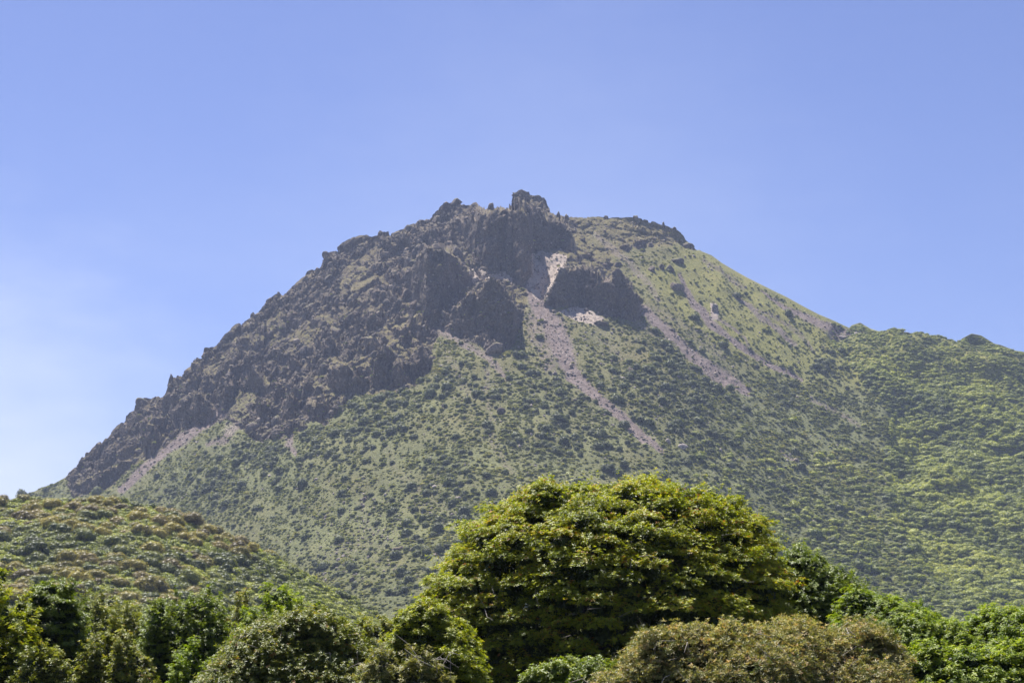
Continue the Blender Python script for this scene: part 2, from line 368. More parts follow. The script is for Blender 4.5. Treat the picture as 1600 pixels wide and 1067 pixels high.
# ---- the volcano
VOL = Slope(SIL, 2600.0, lambda P: 380 + 970 * np.clip(P / 757, 0, 1.2), 1.32, 1300, 520, -200, 1800, 40)
U, V = VOL.U, VOL.V
wob = fbm(U / 22, V / 22, U * 0 + 3.3, 3) * 9; wob2 = fbm(U / 22, V / 22, U * 0 + 8.8, 3) * 9
Uw, Vw = U + wob, V + wob2
m_lava = poly_mask(Uw, Vw, [(40, 500), (115, 778), (160, 770), (205, 732), (250, 702), (290, 676), (330, 665), (352, 655), (372, 668), (400, 690), (440, 690), (470, 668), (520, 650), (560, 614), (640, 609), (674, 582), (670, 540), (690, 507), (726, 532), (752, 540), (802, 546), (815, 505), (830, 450), (850, 480), (900, 478), (955, 498), (1003, 502), (1005, 470), (975, 430), (950, 400), (1000, 385), (1050, 385), (1090, 390), (1080, 250), (600, 200), (200, 400)], 5)
m_top = poly_mask(Uw, Vw, [(880, 300), (1080, 300), (1110, 395), (1060, 430), (1010, 415), (960, 420), (935, 400), (900, 385)], 12)
m_lava_hard = m_lava * (1 - .55 * m_top)
scree = np.zeros(U.shape)
U1, V1 = U + wob * .45, V + wob2 * .45
for pts, st in [
    ([(828, 448, 8), (842, 478, 15), (866, 515, 20), (878, 550, 20), (892, 580, 12), (925, 615, 8), (962, 645, 8), (1000, 680, 7), (1035, 706, 5)], 1.0),
    ([(838, 470, 6), (868, 515, 6), (884, 560, 5), (890, 590, 5), (922, 612, 5), (955, 640, 4), (1003, 690, 5)], 1.2),
    ([(830, 500, 18), (850, 540, 24), (858, 575, 14)], .62),
    ([(1003, 482, 7), (1035, 508, 9), (1062, 535, 9), (1100, 568, 12), (1135, 592, 14), (1168, 612, 8)], .95),
    ([(1062, 430, 4), (1080, 470, 6), (1100, 492, 7), (1112, 506, 9), (1140, 530, 5), (1170, 552, 5), (1205, 570, 5), (1250, 592, 4)], .95),
    ([(1125, 500, 3), (1165, 530, 3), (1170, 545, 3)], .7),
    ([(1010, 480, 8), (1060, 500, 10), (1095, 530, 12), (1130, 560, 10)], .5),
    ([(930, 365, 8), (985, 410, 8), (1010, 440, 8), (1030, 470, 6)], .6),
    ([(1148, 462, 4), (1180, 490, 6), (1215, 515, 7), (1240, 535, 6)], .75),
    ([(1190, 458, 3), (1240, 488, 6), (1290, 512, 9), (1325, 522, 8)], .85),
    ([(1100, 410, 5), (1130, 430, 6), (1160, 450, 5)], .6),
    ([(1180, 485, 4), (1215, 500, 4), (1250, 520, 5), (1270, 545, 4)], .6),
    ([(345, 645, 10), (300, 680, 12), (262, 704, 9), (225, 735, 9), (190, 766, 7)], .95),
    ([(458, 680, 4), (450, 700, 8), (462, 712, 5)], .8),
    ([(372, 665, 8), (352, 690, 10), (325, 700, 6)], .7),
    ([(676, 512, 8), (720, 535, 8), (760, 558, 9), (790, 590, 6)], .7),
    ([(760, 580, 7), (765, 640, 8), (770, 700, 7), (800, 740, 6)], .5),
    ([(700, 560, 10), (735, 620, 10)], .48), ([(600, 690, 10), (620, 740, 12), (700, 800, 10)], .42),
    ([(1270, 625, 5), (1320, 650, 6), (1345, 665, 4)], .62), ([(1218, 710, 3), (1260, 730, 3)], .7),
    ([(990, 500, 10), (1020, 520, 8)], .5), ([(1300, 523, 5), (1350, 525, 4)], .6),
    ([(560, 790, 14), (600, 850, 16), (520, 860, 14)], .40),
    ([(940, 520, 14), (970, 560, 10)], .45)]:
    scree = np.maximum(scree, line_mask(U1, V1, pts, .8) * st * .92)
pale = np.zeros(U.shape)
for p, st in [([(829, 393), (850, 391), (888, 400), (884, 420), (872, 440), (862, 466), (838, 468), (824, 446)], .95),
              ([(745, 418), (762, 420), (800, 425), (808, 445), (780, 440), (750, 436)], .75),
              ([(870, 487), (905, 478), (925, 490), (945, 498), (935, 508), (900, 502)], .95),
              ([(732, 420), (740, 416), (752, 430), (738, 436)], .9), ([(1108, 474), (1122, 474), (1124, 500), (1110, 500)], .8),
              ([(810, 375), (835, 385), (830, 395), (812, 390)], .5), ([(350, 660), (372, 668), (365, 685), (345, 680)], .5)]:
    pale = np.maximum(pale, poly_mask(U1, V1, p, 4) * st)

pale = np.maximum(pale, .40 * line_mask(U1, V1, [(838, 470, 4), (868, 515, 5), (884, 560, 5), (890, 590, 4), (922, 612, 4), (955, 640, 3), (1003, 690, 3)]))
m_lava_hard = m_lava_hard * (1 - .85 * np.clip(pale + .8 * scree, 0, 1)); m_lava = m_lava * (1 - .6 * np.clip(pale, 0, 1))
# faces: outcrops that stand out of the slope and end in a steep wall towards the valley
FACES = [
    (14, [(745, 334), (790, 330), (800, 326), (815, 328), (831, 338)], [(745, 415), (762, 430), (790, 424), (812, 446), (831, 434)]),
    (10, [(831, 322), (850, 330), (866, 345), (880, 352), (893, 372), (900, 388)], [(831, 392), (850, 390), (866, 384), (880, 390), (893, 398), (900, 397)]),
    (8, [(711, 353), (730, 348), (746, 345)], [(711, 364), (730, 385), (746, 412)]),
    (12, [(620, 440), (640, 425), (652, 403), (668, 392), (689, 399), (714, 407), (735, 426)], [(620, 448), (640, 462), (655, 488), (666, 503), (688, 503), (711, 464), (735, 436)]),
    (7, [(688, 508), (706, 488), (722, 472), (742, 462), (762, 440), (777, 444), (790, 462), (802, 478), (812, 492)], [(688, 512), (706, 520), (726, 528), (742, 532), (752, 535), (780, 540), (802, 541), (808, 520), (812, 502)]),
    (7, [(850, 474), (860, 455), (876, 424), (904, 428), (936, 434), (954, 443), (976, 438), (988, 457), (1001, 482)], [(850, 478), (860, 479), (876, 482), (904, 471), (924, 482), (954, 493), (979, 501), (1000, 500), (1001, 496)]),
    (8, [(270, 640), (283, 634), (300, 628), (324, 634), (338, 642)], [(270, 662), (281, 667), (304, 672), (326, 658), (338, 644)]),
    (6, [(215, 668), (222, 663), (238, 668), (252, 682)], [(215, 700), (226, 713), (238, 714), (252, 690)]),
    (5, [(112, 764), (140, 748), (165, 733), (182, 724), (206, 720)], [(112, 770), (140, 773), (158, 768), (182, 746), (206, 724)]),
    (8, [(338, 610), (350, 602), (364, 602)], [(338, 641), (350, 645), (364, 632)]),
    (8, [(350, 592), (366, 573), (388, 564), (402, 578)], [(350, 640), (366, 602), (388, 590), (402, 582)]),
    (6, [(515, 580), (530, 572), (545, 578), (560, 588), (577, 598)], [(515, 604), (535, 612), (555, 613), (568, 610), (577, 602)]),
    (6, [(575, 576), (590, 556), (605, 551), (620, 560)], [(575, 592), (590, 606), (605, 602), (620, 574)]),
    (5, [(611, 578), (625, 569), (640, 580)], [(611, 598), (625, 608), (640, 594)]),
    (5, [(646, 553), (660, 549), (673, 560)], [(646, 570), (660, 579), (673, 576)]),
    (6, [(466, 642), (488, 628), (505, 624), (520, 634)], [(466, 650), (490, 661), (505, 656), (520, 640)]),
    (5, [(440, 640), (450, 618), (466, 634)], [(440, 650), (452, 655), (466, 646)]),
    (6, [(458, 602), (476, 596), (495, 612)], [(458, 618), (475, 634), (495, 616)]),
    (5, [(389, 634), (404, 626), (424, 646)], [(389, 645), (406, 657), (424, 656)]),
    (5, [(573, 546), (584, 530), (597, 536)], [(573, 552), (584, 560), (597, 550)]),
    (5, [(384, 572), (392, 562), (402, 566)], [(384, 580), (392, 584), (402, 576)]),
    (5, [(380, 590), (400, 586), (420, 600), (440, 606)], [(380, 604), (400, 614), (420, 618), (440, 610)]),
    (5, [(600, 470), (618, 462), (636, 470), (650, 480)], [(600, 478), (618, 484), (636, 492), (650, 488)]),
    (5, [(560, 500), (580, 492), (600, 500)], [(560, 506), (580, 514), (600, 506)]),
    (5, [(430, 560), (450, 552), (470, 562)], [(430, 568), (450, 576), (470, 570)]),
    (5, [(500, 540), (515, 530), (535, 540)], [(500, 548), (515, 556), (535, 546)]),
    (5, [(640, 505), (655, 498), (668, 512)], [(640, 520), (655, 530), (668, 520)]),
    (5, [(620, 520), (632, 514), (644, 524)], [(620, 530), (632, 540), (644, 534)]),
    (4, [(757, 540), (770, 532), (788, 540)], [(757, 548), (770, 556), (788, 552)]),
    (5, [(245, 640), (255, 622), (268, 618), (276, 630)], [(245, 646), (255, 650), (268, 648), (276, 640)]),
    (4, [(180, 706), (196, 694), (208, 700)], [(180, 712), (196, 716), (208, 708)]),
    (4, [(330, 590), (342, 578), (352, 584)], [(330, 596), (342, 602), (352, 594)]),
    (4, [(690, 362), (702, 354), (712, 360)], [(690, 368), (702, 374), (712, 368)]),
    (4, [(655, 372), (672, 366), (690, 374)], [(655, 380), (672, 386), (690, 382)]),
]
# more, smaller lava ledges spread over the blocky dome
frng = np.random.default_rng(11)
cnt = 0
while cnt < 150:
    fu = frng.uniform(200, 1080); fv = frng.uniform(340, 680)
    j = int(np.clip(np.interp(uv2ke(fu, fv)[0], VOL.k, np.arange(len(VOL.k))), 0, len(VOL.k) - 1)); i = int(np.argmin(np.abs(V[:, j] - fv)))
    if fv < V[0, j] + 8 or m_lava_hard[i, j] < frng.uniform(.3, .9): continue
    w = frng.uniform(5, 15); h = w * frng.uniform(.5, 1.1); tl = frng.uniform(-.4, .4) * w
    FACES.append((3, [(fu - w, fv + tl), (fu - w * .2, fv - h * .3), (fu + w, fv - tl)], [(fu - w, fv + tl + h * .3), (fu + frng.uniform(-.3, .3) * w, fv + h), (fu + w, fv - tl + h * .3)])); cnt += 1
Y = VOL.Y0.copy(); m_face = np.zeros(U.shape)
for shelf, top, bot in FACES:
    top = np.array(top, float); bot = np.array(bot, float); u0, u1 = top[0, 0], top[-1, 0]
    big = (u1 - u0) > 60
    cols = np.where((U[0] > u0 - 4) & (U[0] < u1 + 4))[0]
    for c in cols:
        uu = U[U.shape[0] // 3, c]
        jit = float(vn(np.array([uu / 9.0]), np.array([u0 * .1]), np.array([.5]))[0])
        jit2 = float(vn(np.array([uu / 7.0]), np.array([u0 * .1]), np.array([7.5]))[0])
        a = np.interp(uu, top[:, 0], top[:, 1]) + jit * (3 if big else 2); b = np.interp(uu, bot[:, 0], bot[:, 1]) + jit2 * (2.5 if big else 1.5)
        edge = min(1, max(0, min(uu - u0 + 4, u1 + 4 - uu) / 5))
        if b - a < 2: continue
        v = V[:, c]; yb = VOL.Y0[:, c]
        Ya = np.interp(a, v, yb); Yb_ = np.interp(b, v, yb); Ys = np.interp(a - shelf * 1.2, v, yb)
        talus = 4 + (b - a) * .12
        tt = np.clip((v - a) / (b - a), 0, 1)
        face = Yb_ + (Ya - Yb_) * .10 * (1 - tt)                      # a slight batter
        dm = np.where(v < a, np.where(v > a - shelf * 1.2, yb + (face - yb) * sstep(a - shelf * 1.2, a, v), yb),
                      np.where(v <= b, face, yb))
        Y[:, c] = Y[:, c] * (1 - edge) + np.minimum(Y[:, c], dm) * edge
        m_face[:, c] = np.maximum(m_face[:, c], sstep(a - 2, a + 1, v) * (1 - sstep(b - 1, b + 2, v)) * edge)
POS = VOL.pos(Y)
X3, Y3, Z3 = POS[..., 0], POS[..., 1], POS[..., 2]
shp = U.shape
# shoulder: separate forested spur beyond a gully on the right
m_spur = poly_mask(Uw, Vw, [(1322, 480), (1300, 530), (1350, 600), (1390, 640), (1385, 720), (1392, 800), (1430, 860), (1500, 980), (2100, 1100), (2100, 400)], 10)
m_green = np.maximum(m_spur, sstep(640, 900, V + (1300 - U) * .12) * sstep(1000, 1300, U) * .8)
# displacement
dv = np.zeros(shp + (3,))
out_n = np.array([0, -.62, .78])
big = fbm(X3 / 160, Y3 / 160, Z3 / 160, 3)
med = fbm(X3 / 26, Y3 / 26, Z3 / 26, 4)
rid = 1 - np.abs(fbm(X3 / 70, Y3 / 170, Z3 / 170, 3)) * 2
soft = 1 - m_lava_hard
fade = sstep(0, 14, np.arange(shp[0]))[:, None] * np.ones(shp)        # keep the crest line
amp = soft * (big * 7 + med * 1.6 + rid * 3) * fade + m_spur * (fbm(X3 / 60, Y3 / 90, Z3 / 60, 3) * 22 + fbm(X3 / 140 + 5, Y3 / 260, Z3 / 140, 2) * 24) * fade
dv += out_n * amp[..., None]
sel = np.where(m_lava_hard.ravel() > .03)[0]
Pp = POS.reshape(-1, 3)[sel]; wl = m_lava_hard.ravel()[sel]; fc = m_face.ravel()[sel]; fd = .45 + .55 * fade.ravel()[sel]
warp = np.stack([fbm(Pp[:, 0] / 18 + s, Pp[:, 1] / 18, Pp[:, 2] / 18, 2) for s in (0, 11, 23)], 1) * 5
acc = np.zeros((len(sel), 3))
calm = sstep(.0, .38, fbm(Pp[:, 0] / 75 + 3, Pp[:, 1] / 120, Pp[:, 2] / 75, 4) + .05) * (1 - fc)     # grassy stretches between the crags
calm = calm * sstep(6, 26, (sel // shp[1])); calm_map = np.zeros(shp); calm_map.ravel()[sel] = calm
for size, am in ((52, 12.0), (24, 7.5), (11, 3.4)):
    off, r, edge = voro((Pp + warp) / size)
    tilt = (r[:, :3] - .5) * 1.6
    h = (r[:, 3] - .45) + (off * tilt).sum(1) - .35 * (1 - sstep(0, .18, edge))
    a_ = am * (1 - .35 * fc) * (1.25 - .85 * calm)
    acc += out_n * (h * a_ * wl * fd)[:, None] + (r[:, :3] - .5) * (a_ * wl * .35 * fd)[:, None]
# fluting of the walls
fl = fbm(Pp[:, 0] / 9, Pp[:, 1] / 9 , Pp[:, 2] / 16, 4); lg = fbm(Pp[:, 0] / 38 + 7, Pp[:, 1] / 38, Pp[:, 2] / 7.5, 3); fl2 = fbm(Pp[:, 0] / 3.5, Pp[:, 1] / 5, Pp[:, 2] / 7, 3)
acc += np.array([0, -1, 0.]) * ((fl * 5 + fl2 * 2.5 + lg * 6) * fc)[:, None]
dv.reshape(-1, 3)[sel] += acc
# rubble streaks in the chutes
dv += out_n * ((vn(X3 / 2.3, Y3 / 2.3, Z3 / 2.3) * .9 + vn(X3 / 5, Y3 / 5, Z3 / 5) * 1.2) * np.clip(scree + pale, 0, 1) - np.clip(scree, 0, 1) * 2.2)[..., None]
POS = POS + dv
# back of the mountain, so it is a solid
nb = 14; backs = []
for i in range(nb, 0, -1):
    q = i / nb; yb = POS[0, :, 1] + q * q * 900 + 12 * i
    zb = POS[0, :, 2] * (1 - q ** 1.3) - 2 * q
    xb = POS[0, :, 0] * (yb / POS[0, :, 1]) ** .2
    n_ = fbm(xb / 60, yb / 60, zb / 60, 3) * 10 * (1 if i > 1 else .3)
    backs.append(np.stack([xb, yb, zb + n_], 1))
ALL = np.concatenate([np.array(backs), POS], 0)
def padb(a): return np.concatenate([np.repeat(a[:1], nb, 0), a], 0).ravel()
m_yel = poly_mask(Uw, Vw, [(1000, 430), (1080, 380), (1330, 500), (1620, 540), (1620, 640), (1400, 600), (1300, 610), (1180, 580), (1060, 500)], 30)
lush = np.clip(.42 + .45 * sstep(480, 760, V) + .55 * fbm(U / 55, V / 40, U * 0 + 1.5, 4) + .35 * m_spur + .35 * sstep(1000, 1250, U) - .5 * m_lava - .25 * poly_mask(U, V, [(60, 700), (300, 560), (250, 700), (120, 800)], 20) * 1.0, 0, 1)
grow = np.clip(.50 + .60 * calm_map + .4 * fbm(U / 40, V / 40, U * 0 + 5.5, 3) - .25 * sstep(0, 1, poly_mask(U, V, [(450, 460), (740, 300), (760, 430), (640, 460), (560, 520)], 40)), 0, 1) * (1 - m_face)
rockm = np.clip(np.maximum(m_lava * (1 - .55 * m_top), m_face), 0, 1)
me = mesh_np("mountain", ALL.reshape(-1, 3), grid_faces(*ALL.shape[:2]), SLOPE, attrs={
    'rock': padb(rockm), 'scree': padb(np.clip(scree, 0, 1.2)), 'pale': padb(pale * (1 - .6 * m_face)), 'lush': padb(lush), 'grow': padb(grow), 'yellow_grass': padb(m_yel * .9)})
me.polygons.foreach_set('use_smooth', padb(np.clip(soft, 0, 1))[:0].astype(bool) if False else np.repeat(True, len(me.polygons)))
fm = (padb(m_lava_hard).reshape(ALL.shape[:2])[:-1, :-1] < .3).ravel()
me.polygons.foreach_set('use_smooth', fm)
mountain = tag(link("mountain", me), "volcanic lava dome with a dark blocky left flank and green right flank", "mountain", kind='structure')

# ---- the wooded hill on the left
HL = Slope(HILL, 960.0, lambda P: 120 + 260 * np.clip(P / 100, 0, 1.2), 1.1, 420, 150, -200, 900, 6, elow=.01)
hp = HL.pos(HL.Y0)
hd = fbm(hp[..., 0] / 45, hp[..., 1] / 45, hp[..., 2] / 45, 3) * 6 * sstep(0, 8, np.arange(150))[:, None]
hp = hp + np.array([0, -.3, .95]) * (hd - 6)[..., None]
hb = []
for i in range(8, 0, -1):
    q = i / 8; hb.append(np.stack([hp[0, :, 0] * (1 + .2 * q), hp[0, :, 1] + 260 * q, hp[0, :, 2] * (1 - q ** 1.5) - 3 * q], 1))
ha = np.concatenate([np.array(hb), hp], 0)
HILLM = ground_mat("hill_floor", [(.3, (.03, .04, .015)), (.7, (.07, .09, .03))], .2)
tag(link("hill", mesh_np("hill", ha.reshape(-1, 3), grid_faces(*ha.shape[:2]), HILLM, True)), "low rounded hill under broadleaf woodland", "hill", kind='structure')

# ---- level ground
gx = np.linspace(-3400, 3400, 90); gy = np.concatenate([np.linspace(-900, 0, 12), np.linspace(12, 400, 30), np.linspace(430, 4300, 60)])
GX, GY = np.meshgrid(gx, gy); GZ = fbm(GX / 90, GY / 90, GX * 0, 3) * .35
GM = ground_mat("meadow", [(.3, (.045, .05, .02)), (.55, (.08, .095, .03)), (.75, (.13, .11, .06))], .6)
tag(link("ground", mesh_np("ground", np.stack([GX, GY, GZ], -1).reshape(-1, 3), grid_faces(*GX.shape), GM, True)), "level grassy ground at the foot of the mountain", "ground", kind='structure')

# ------------------------------------------------------------------ leaf geometry
def leaves(P, D, Nn, Ls, Ws, tint, fold=.18):
    D = D / np.linalg.norm(D, axis=1, keepdims=True); S = np.cross(D, Nn); S /= np.linalg.norm(S, axis=1, keepdims=True) + 1e-9
    Nn = np.cross(S, D); n = len(P); Ls = Ls[:, None]; Ws = Ws[:, None]
    mid = P + D * Ls * .5 + Nn * Ws * fold
    V = np.stack([P, mid + S * Ws * .5, P + D * Ls - Nn * Ls * .08, mid - S * Ws * .5], 1).reshape(-1, 3)
    b = np.arange(n)[:, None] * 4
    F = np.concatenate([b + np.array([0, 1, 2]), b + np.array([0, 2, 3])], 1).reshape(-1, 3)
    return V, F, np.repeat(tint, 4)
def unit(v): return v / (np.linalg.norm(v, axis=-1, keepdims=True) + 1e-9)
def frame(n):
    a = np.where(np.abs(n[:, 2:3]) < .9, np.array([[0, 0, 1.]]), np.array([[1., 0, 0]])); t = unit(np.cross(a, n)); return t, np.cross(n, t)
def rosettes(P, A, r, nl, L, W, lift, tint, tvar, droop=0):
    """whorls of leaves at twig tips P with axis A"""
    n = len(P); t, b = frame(A); ph = r.random((n, 1)) * 6.28 + np.arange(nl) * (6.28 / nl) + r.normal(0, .25, (n, nl))
    lf = lift + r.normal(0, .25, (n, nl))
    d = (t[:, None] * np.cos(ph)[..., None] + b[:, None] * np.sin(ph)[..., None]) * np.cos(lf)[..., None] + A[:, None] * np.sin(lf)[..., None]
    d[..., 2] -= droop
    nn = A[:, None] * np.cos(lf)[..., None] - d * .2 + r.normal(0, .15, d.shape)
    ls = L * r.uniform(.7, 1.2, (n, nl)); ws = W * r.uniform(.8, 1.2, (n, nl))
    tt = np.repeat(tint[:, None], nl, 1) + r.normal(0, tvar, (n, nl))
    pp = np.repeat(P[:, None], nl, 1) + d * (L * .08)
    return leaves(pp.reshape(-1, 3), d.reshape(-1, 3), nn.reshape(-1, 3), ls.ravel(), ws.ravel(), np.clip(tt.ravel(), 0, 1))
def cat_geo(gs):
    Vs, Fs, Ts = [], [], []; o = 0
    for V_, F_, T_ in gs: Vs.append(V_); Fs.append(F_ + o); Ts.append(T_); o += len(V_)
    return np.concatenate(Vs), np.concatenate(Fs), np.concatenate(Ts)
def sph(r, n, zmin=-1):
    z = r.uniform(zmin, 1, n); a = r.random(n) * 6.283; s = np.sqrt(1 - z * z); return np.stack([s * np.cos(a), s * np.sin(a), z], 1)

# tapered limb along a polyline
def tube(path, radii, seg=8):
    path = np.array(path, float); T = unit(np.gradient(path, axis=0)); a, b = frame(T)
    ph = np.arange(seg) / seg * 6.283
    Vv = path[:, None] + (a[:, None] * np.cos(ph)[None, :, None] + b[:, None] * np.sin(ph)[None, :, None]) * np.array(radii)[:, None, None]
    n = len(path); i = np.arange(n * seg).reshape(n, seg); j = np.roll(i, -1, 1)
    F = np.stack([i[:-1], j[:-1], j[1:], i[1:]], -1).reshape(-1, 4)
    return Vv.reshape(-1, 3), F

# ------------------------------------------------------------------ far shrubs and tussocks
def ico(sub):
    import bmesh
    bm = bmesh.new(); bmesh.ops.create_icosphere(bm, subdivisions=sub, radius=1)
    Vv = np.array([v.co[:] for v in bm.verts]); F = np.array([[v.index for v in f.verts] for f in bm.faces]); bm.free(); return Vv, F
ICO1, ICO2, ICO3 = ico(1), ico(2), ico(3)
def shrub_mesh(name, seed, nleaf, leaf, mat, core=ICO2, flat=.75, lump=.35, spread=1.0):
    r = np.random.default_rng(seed); cv, cf = core; c = cv.copy()
    n = fbm(c[:, 0] * 1.6 + seed * 3, c[:, 1] * 1.6, c[:, 2] * 1.6, 3)
    c = c * (.74 + lump * n)[:, None] * np.array([spread, spread, flat]); c[:, 2] = np.maximum(c[:, 2], -.25) + .35
    geos = [(c, cf, np.full(len(c), .42))]
    d = sph(r, nleaf, -.3); nn = fbm(d[:, 0] * 1.6 + seed * 3, d[:, 1] * 1.6, d[:, 2] * 1.6, 3)
    p = d * (.80 + lump * nn + r.normal(0, .06, nleaf))[:, None] * np.array([spread, spread, flat]); p[:, 2] += .35
    ax = unit(np.cross(d, r.normal(0, 1, d.shape)) + d * .3)
    up = unit(d + np.array([0, 0, .8]) + r.normal(0, .35, d.shape))
    geos.append(leaves(p - ax * leaf * .5, ax, up, leaf * r.uniform(.6, 1.3, nleaf), leaf * .7 * r.uniform(.6, 1.3, nleaf), np.clip(r.normal(.52, .18, nleaf), 0, 1)))
    Vv, F, T = cat_geo(geos)
    return mesh_np(name, Vv, F, mat, attrs={'tint': T})
DARKSH = leaf_mat("dark_shrub_leaf", [(0, (.045, .056, .024)), (.5, (.108, .125, .045)), (1, (.21, .22, .075))], .36, .6, .3, .4)
GREENSH = leaf_mat("green_scrub_leaf", [(0, (.09, .105, .035)), (.45, (.165, .185, .057)), (.75, (.28, .29, .088)), (1, (.37, .31, .13))], .45, .7, .25, .5, (.02, 1.0))
FORSH = leaf_mat("canopy_leaf", [(0, (.06, .085, .022)), (.42, (.22, .25, .046)), (.7, (.35, .38, .066)), (1, (.42, .41, .085))], .36, .6, .3, .45, (.012, 1.4))
dark_m = [shrub_mesh("dark_shrub", 10 + i, 150, .30, DARKSH, flat=.9) for i in range(5)]
green_m = [shrub_mesh("scrub", 30 + i, 50, .42, GREENSH, ICO1, .45, .4, 1.15) for i in range(4)]
canopy_m = [shrub_mesh("canopy_clump", 50 + i, 130, .30, FORSH, ICO2, .6, .45, 1.15) for i in range(5)]
def hidden(me):       # mesh source for the instancer, not placed in the scene
    return bpy.data.objects.new(me.name, me)

# world area of each grid cell for even scattering
flatP = POS.reshape(-1, 3)
e1 = np.gradient(POS, axis=0); e2 = np.gradient(POS, axis=1)
area = np.linalg.norm(np.cross(e1, e2), axis=-1); area = np.minimum(area, np.percentile(area, 99.5))
vis = (V < 985) & (U > -190) & (U < 1790)
def scatter(weight, n, seed):
    w = (weight * area * vis * ((np.arange(shp[0]) > 3) & (np.arange(shp[0]) < shp[0] - 30))[:, None]).ravel(); w = np.clip(w, 0, None); r = np.random.default_rng(seed)
    idx = r.choice(w.size, n, replace=True, p=w / w.sum())
    i, j = np.divmod(idx, shp[1]); i2 = np.clip(i + 1, 0, shp[0] - 1); j2 = np.clip(j + 1, 0, shp[1] - 1)
    a, b = r.random((2, n, 1))
    return POS[i, j] + a * (POS[i2, j] - POS[i, j]) + b * (POS[i, j2] - POS[i, j]), U[i, j], V[i, j], r
noveg = np.clip(m_lava * 1.2 + m_face + scree * 1.3 + pale * 1.5, 0, 1)
patch = sstep(.02, .5, fbm(U / 34, V / 26, U * 0 + 12, 4))
dens = .05 + .45 * patch**1.5
for (cu, cv, ru, rv, s_) in [(1045, 560, 45, 50, 2.5), (1090, 620, 45, 40, 2.5), (870, 640, 90, 50, 2.0), (985, 600, 30, 22, 2.5), (1070, 680, 60, 30, 1.6), (600, 660, 45, 30, 2.2), (560, 600, 50, 20, 1.5), (520, 700, 60, 24, 2.0), (400, 715, 50, 20, 1.8), (340, 770, 45, 30, 1.8), (700, 600, 40, 30, 1.5), (880, 700, 30, 16, 2.4), (690, 830, 60, 60, 1.5), (1290, 575, 40, 20, 2.2), (700, 740, 40, 30, 1.4), (600, 900, 80, 25, 1.2), (1225, 600, 20, 30, 1.5)]:
    dens += .55 * s_ * np.exp(-((U - cu) / ru) ** 2 - ((V - cv) / rv) ** 2)
w_dark = dens * (1 - noveg) * (1 - .93 * m_spur) * (1 - .6 * m_yel) * sstep(440, 560, V + (U > 1000) * 60) * (1 - .55 * m_green)
GRP = "shrubs scattered over the volcano slope"
P_, u_, v_, r_ = scatter(w_dark, 2500, 21)
scl = r_.lognormal(0, .48, len(P_)) * 3.3; scl = np.clip(scl, 1.3, 9.5)
app = scl / P_[:, 1]; inframe = (u_ > 0) & (u_ < 1600) & (v_ < 930)
hidden_by_tree = poly_mask(u_[None], v_[None], [(600, 1067), (640, 900), (730, 800), (830, 735), (950, 720), (1100, 740), (1210, 800), (1240, 850), (1330, 900), (1440, 900), (1600, 920), (1600, 1067)], 3)[0] > .3
hidden_by_hill = v_ > np.interp(u_, [p[0] for p in HILL], [p[1] for p in HILL]) - 4
okv = inframe & ~hidden_by_tree & ~hidden_by_hill
order = np.argsort(-np.where(okv, app, -1)); top300 = order[:290]; rest = order[290:]
shrubs = []
for i, q in enumerate(top300):
    o = link("shrub", dark_m[i % 5]); s = scl[q]
    o.location = P_[q] - np.array([0, 0, .2 * s]); o.rotation_euler = (0, 0, r_.random() * 6.28); o.scale = (s, s * r_.uniform(.85, 1.15), s * r_.uniform(.85, 1.2))
    shrubs.append((o, float(s), float(u_[q]), float(v_[q])))
def rs(n, s, r, zvar=.2, tiltv=.12):
    R = np.stack([r.normal(0, tiltv, n), r.normal(0, tiltv, n), r.random(n) * 6.28], 1); S = np.stack([s, s * r.uniform(.8, 1.2, n), s * (1 + r.normal(0, zvar, n))], 1); return R, S
R, S = rs(len(rest), scl[rest], r_)
stuff_instances("slope_shrubbery", P_[rest] - np.array([0, 0, .5]), R, S, [hidden(m) for m in dark_m], "dark low shrubbery scattered thickly over the volcano slope", "shrubbery")
P_, u_, v_, r_ = scatter((1 - np.clip(noveg, 0, .97)) * (1 - .8 * m_spur) * (1 - .65 * m_yel) * (.35 + sstep(-.3, .5, fbm(U / 20, V / 14, U * 0 + 31, 3))) * sstep(-50, 250, V - 330), 56000, 22)
s = np.clip(r_.lognormal(0, .4, len(P_)) * 1.42, .5, 4.2) * (1 + .35 * sstep(1000, 1400, u_)); R, S = rs(len(P_), s, r_)
stuff_instances("undergrowth", P_ - np.array([0, 0, .3]), R, S, [hidden(m) for m in green_m], "pale green knee high scrub covering the lower volcano slope", "undergrowth")
P_, u_, v_, r_ = scatter((np.clip(m_spur * 1.0 + m_green * .35, 0, 1) + 5 * poly_mask(U, V, [(1485, 540), (1500, 515), (1540, 515), (1565, 545)], 4) + 3 * poly_mask(U, V, [(1325, 515), (1344, 495), (1375, 520)], 4)) * (1 - scree), 26000, 23)
s = np.clip(r_.lognormal(0, .35, len(P_)) * 3.6, 1.8, 8.5) * (.55 + .45 * sstep(520, 700, v_)); R, S = rs(len(P_), s, r_)
stuff_instances("woods", P_ - np.array([0, 0, .8]), R, S, [hidden(m) for m in canopy_m], "dense low woods on the mountain's right shoulder", "woods")

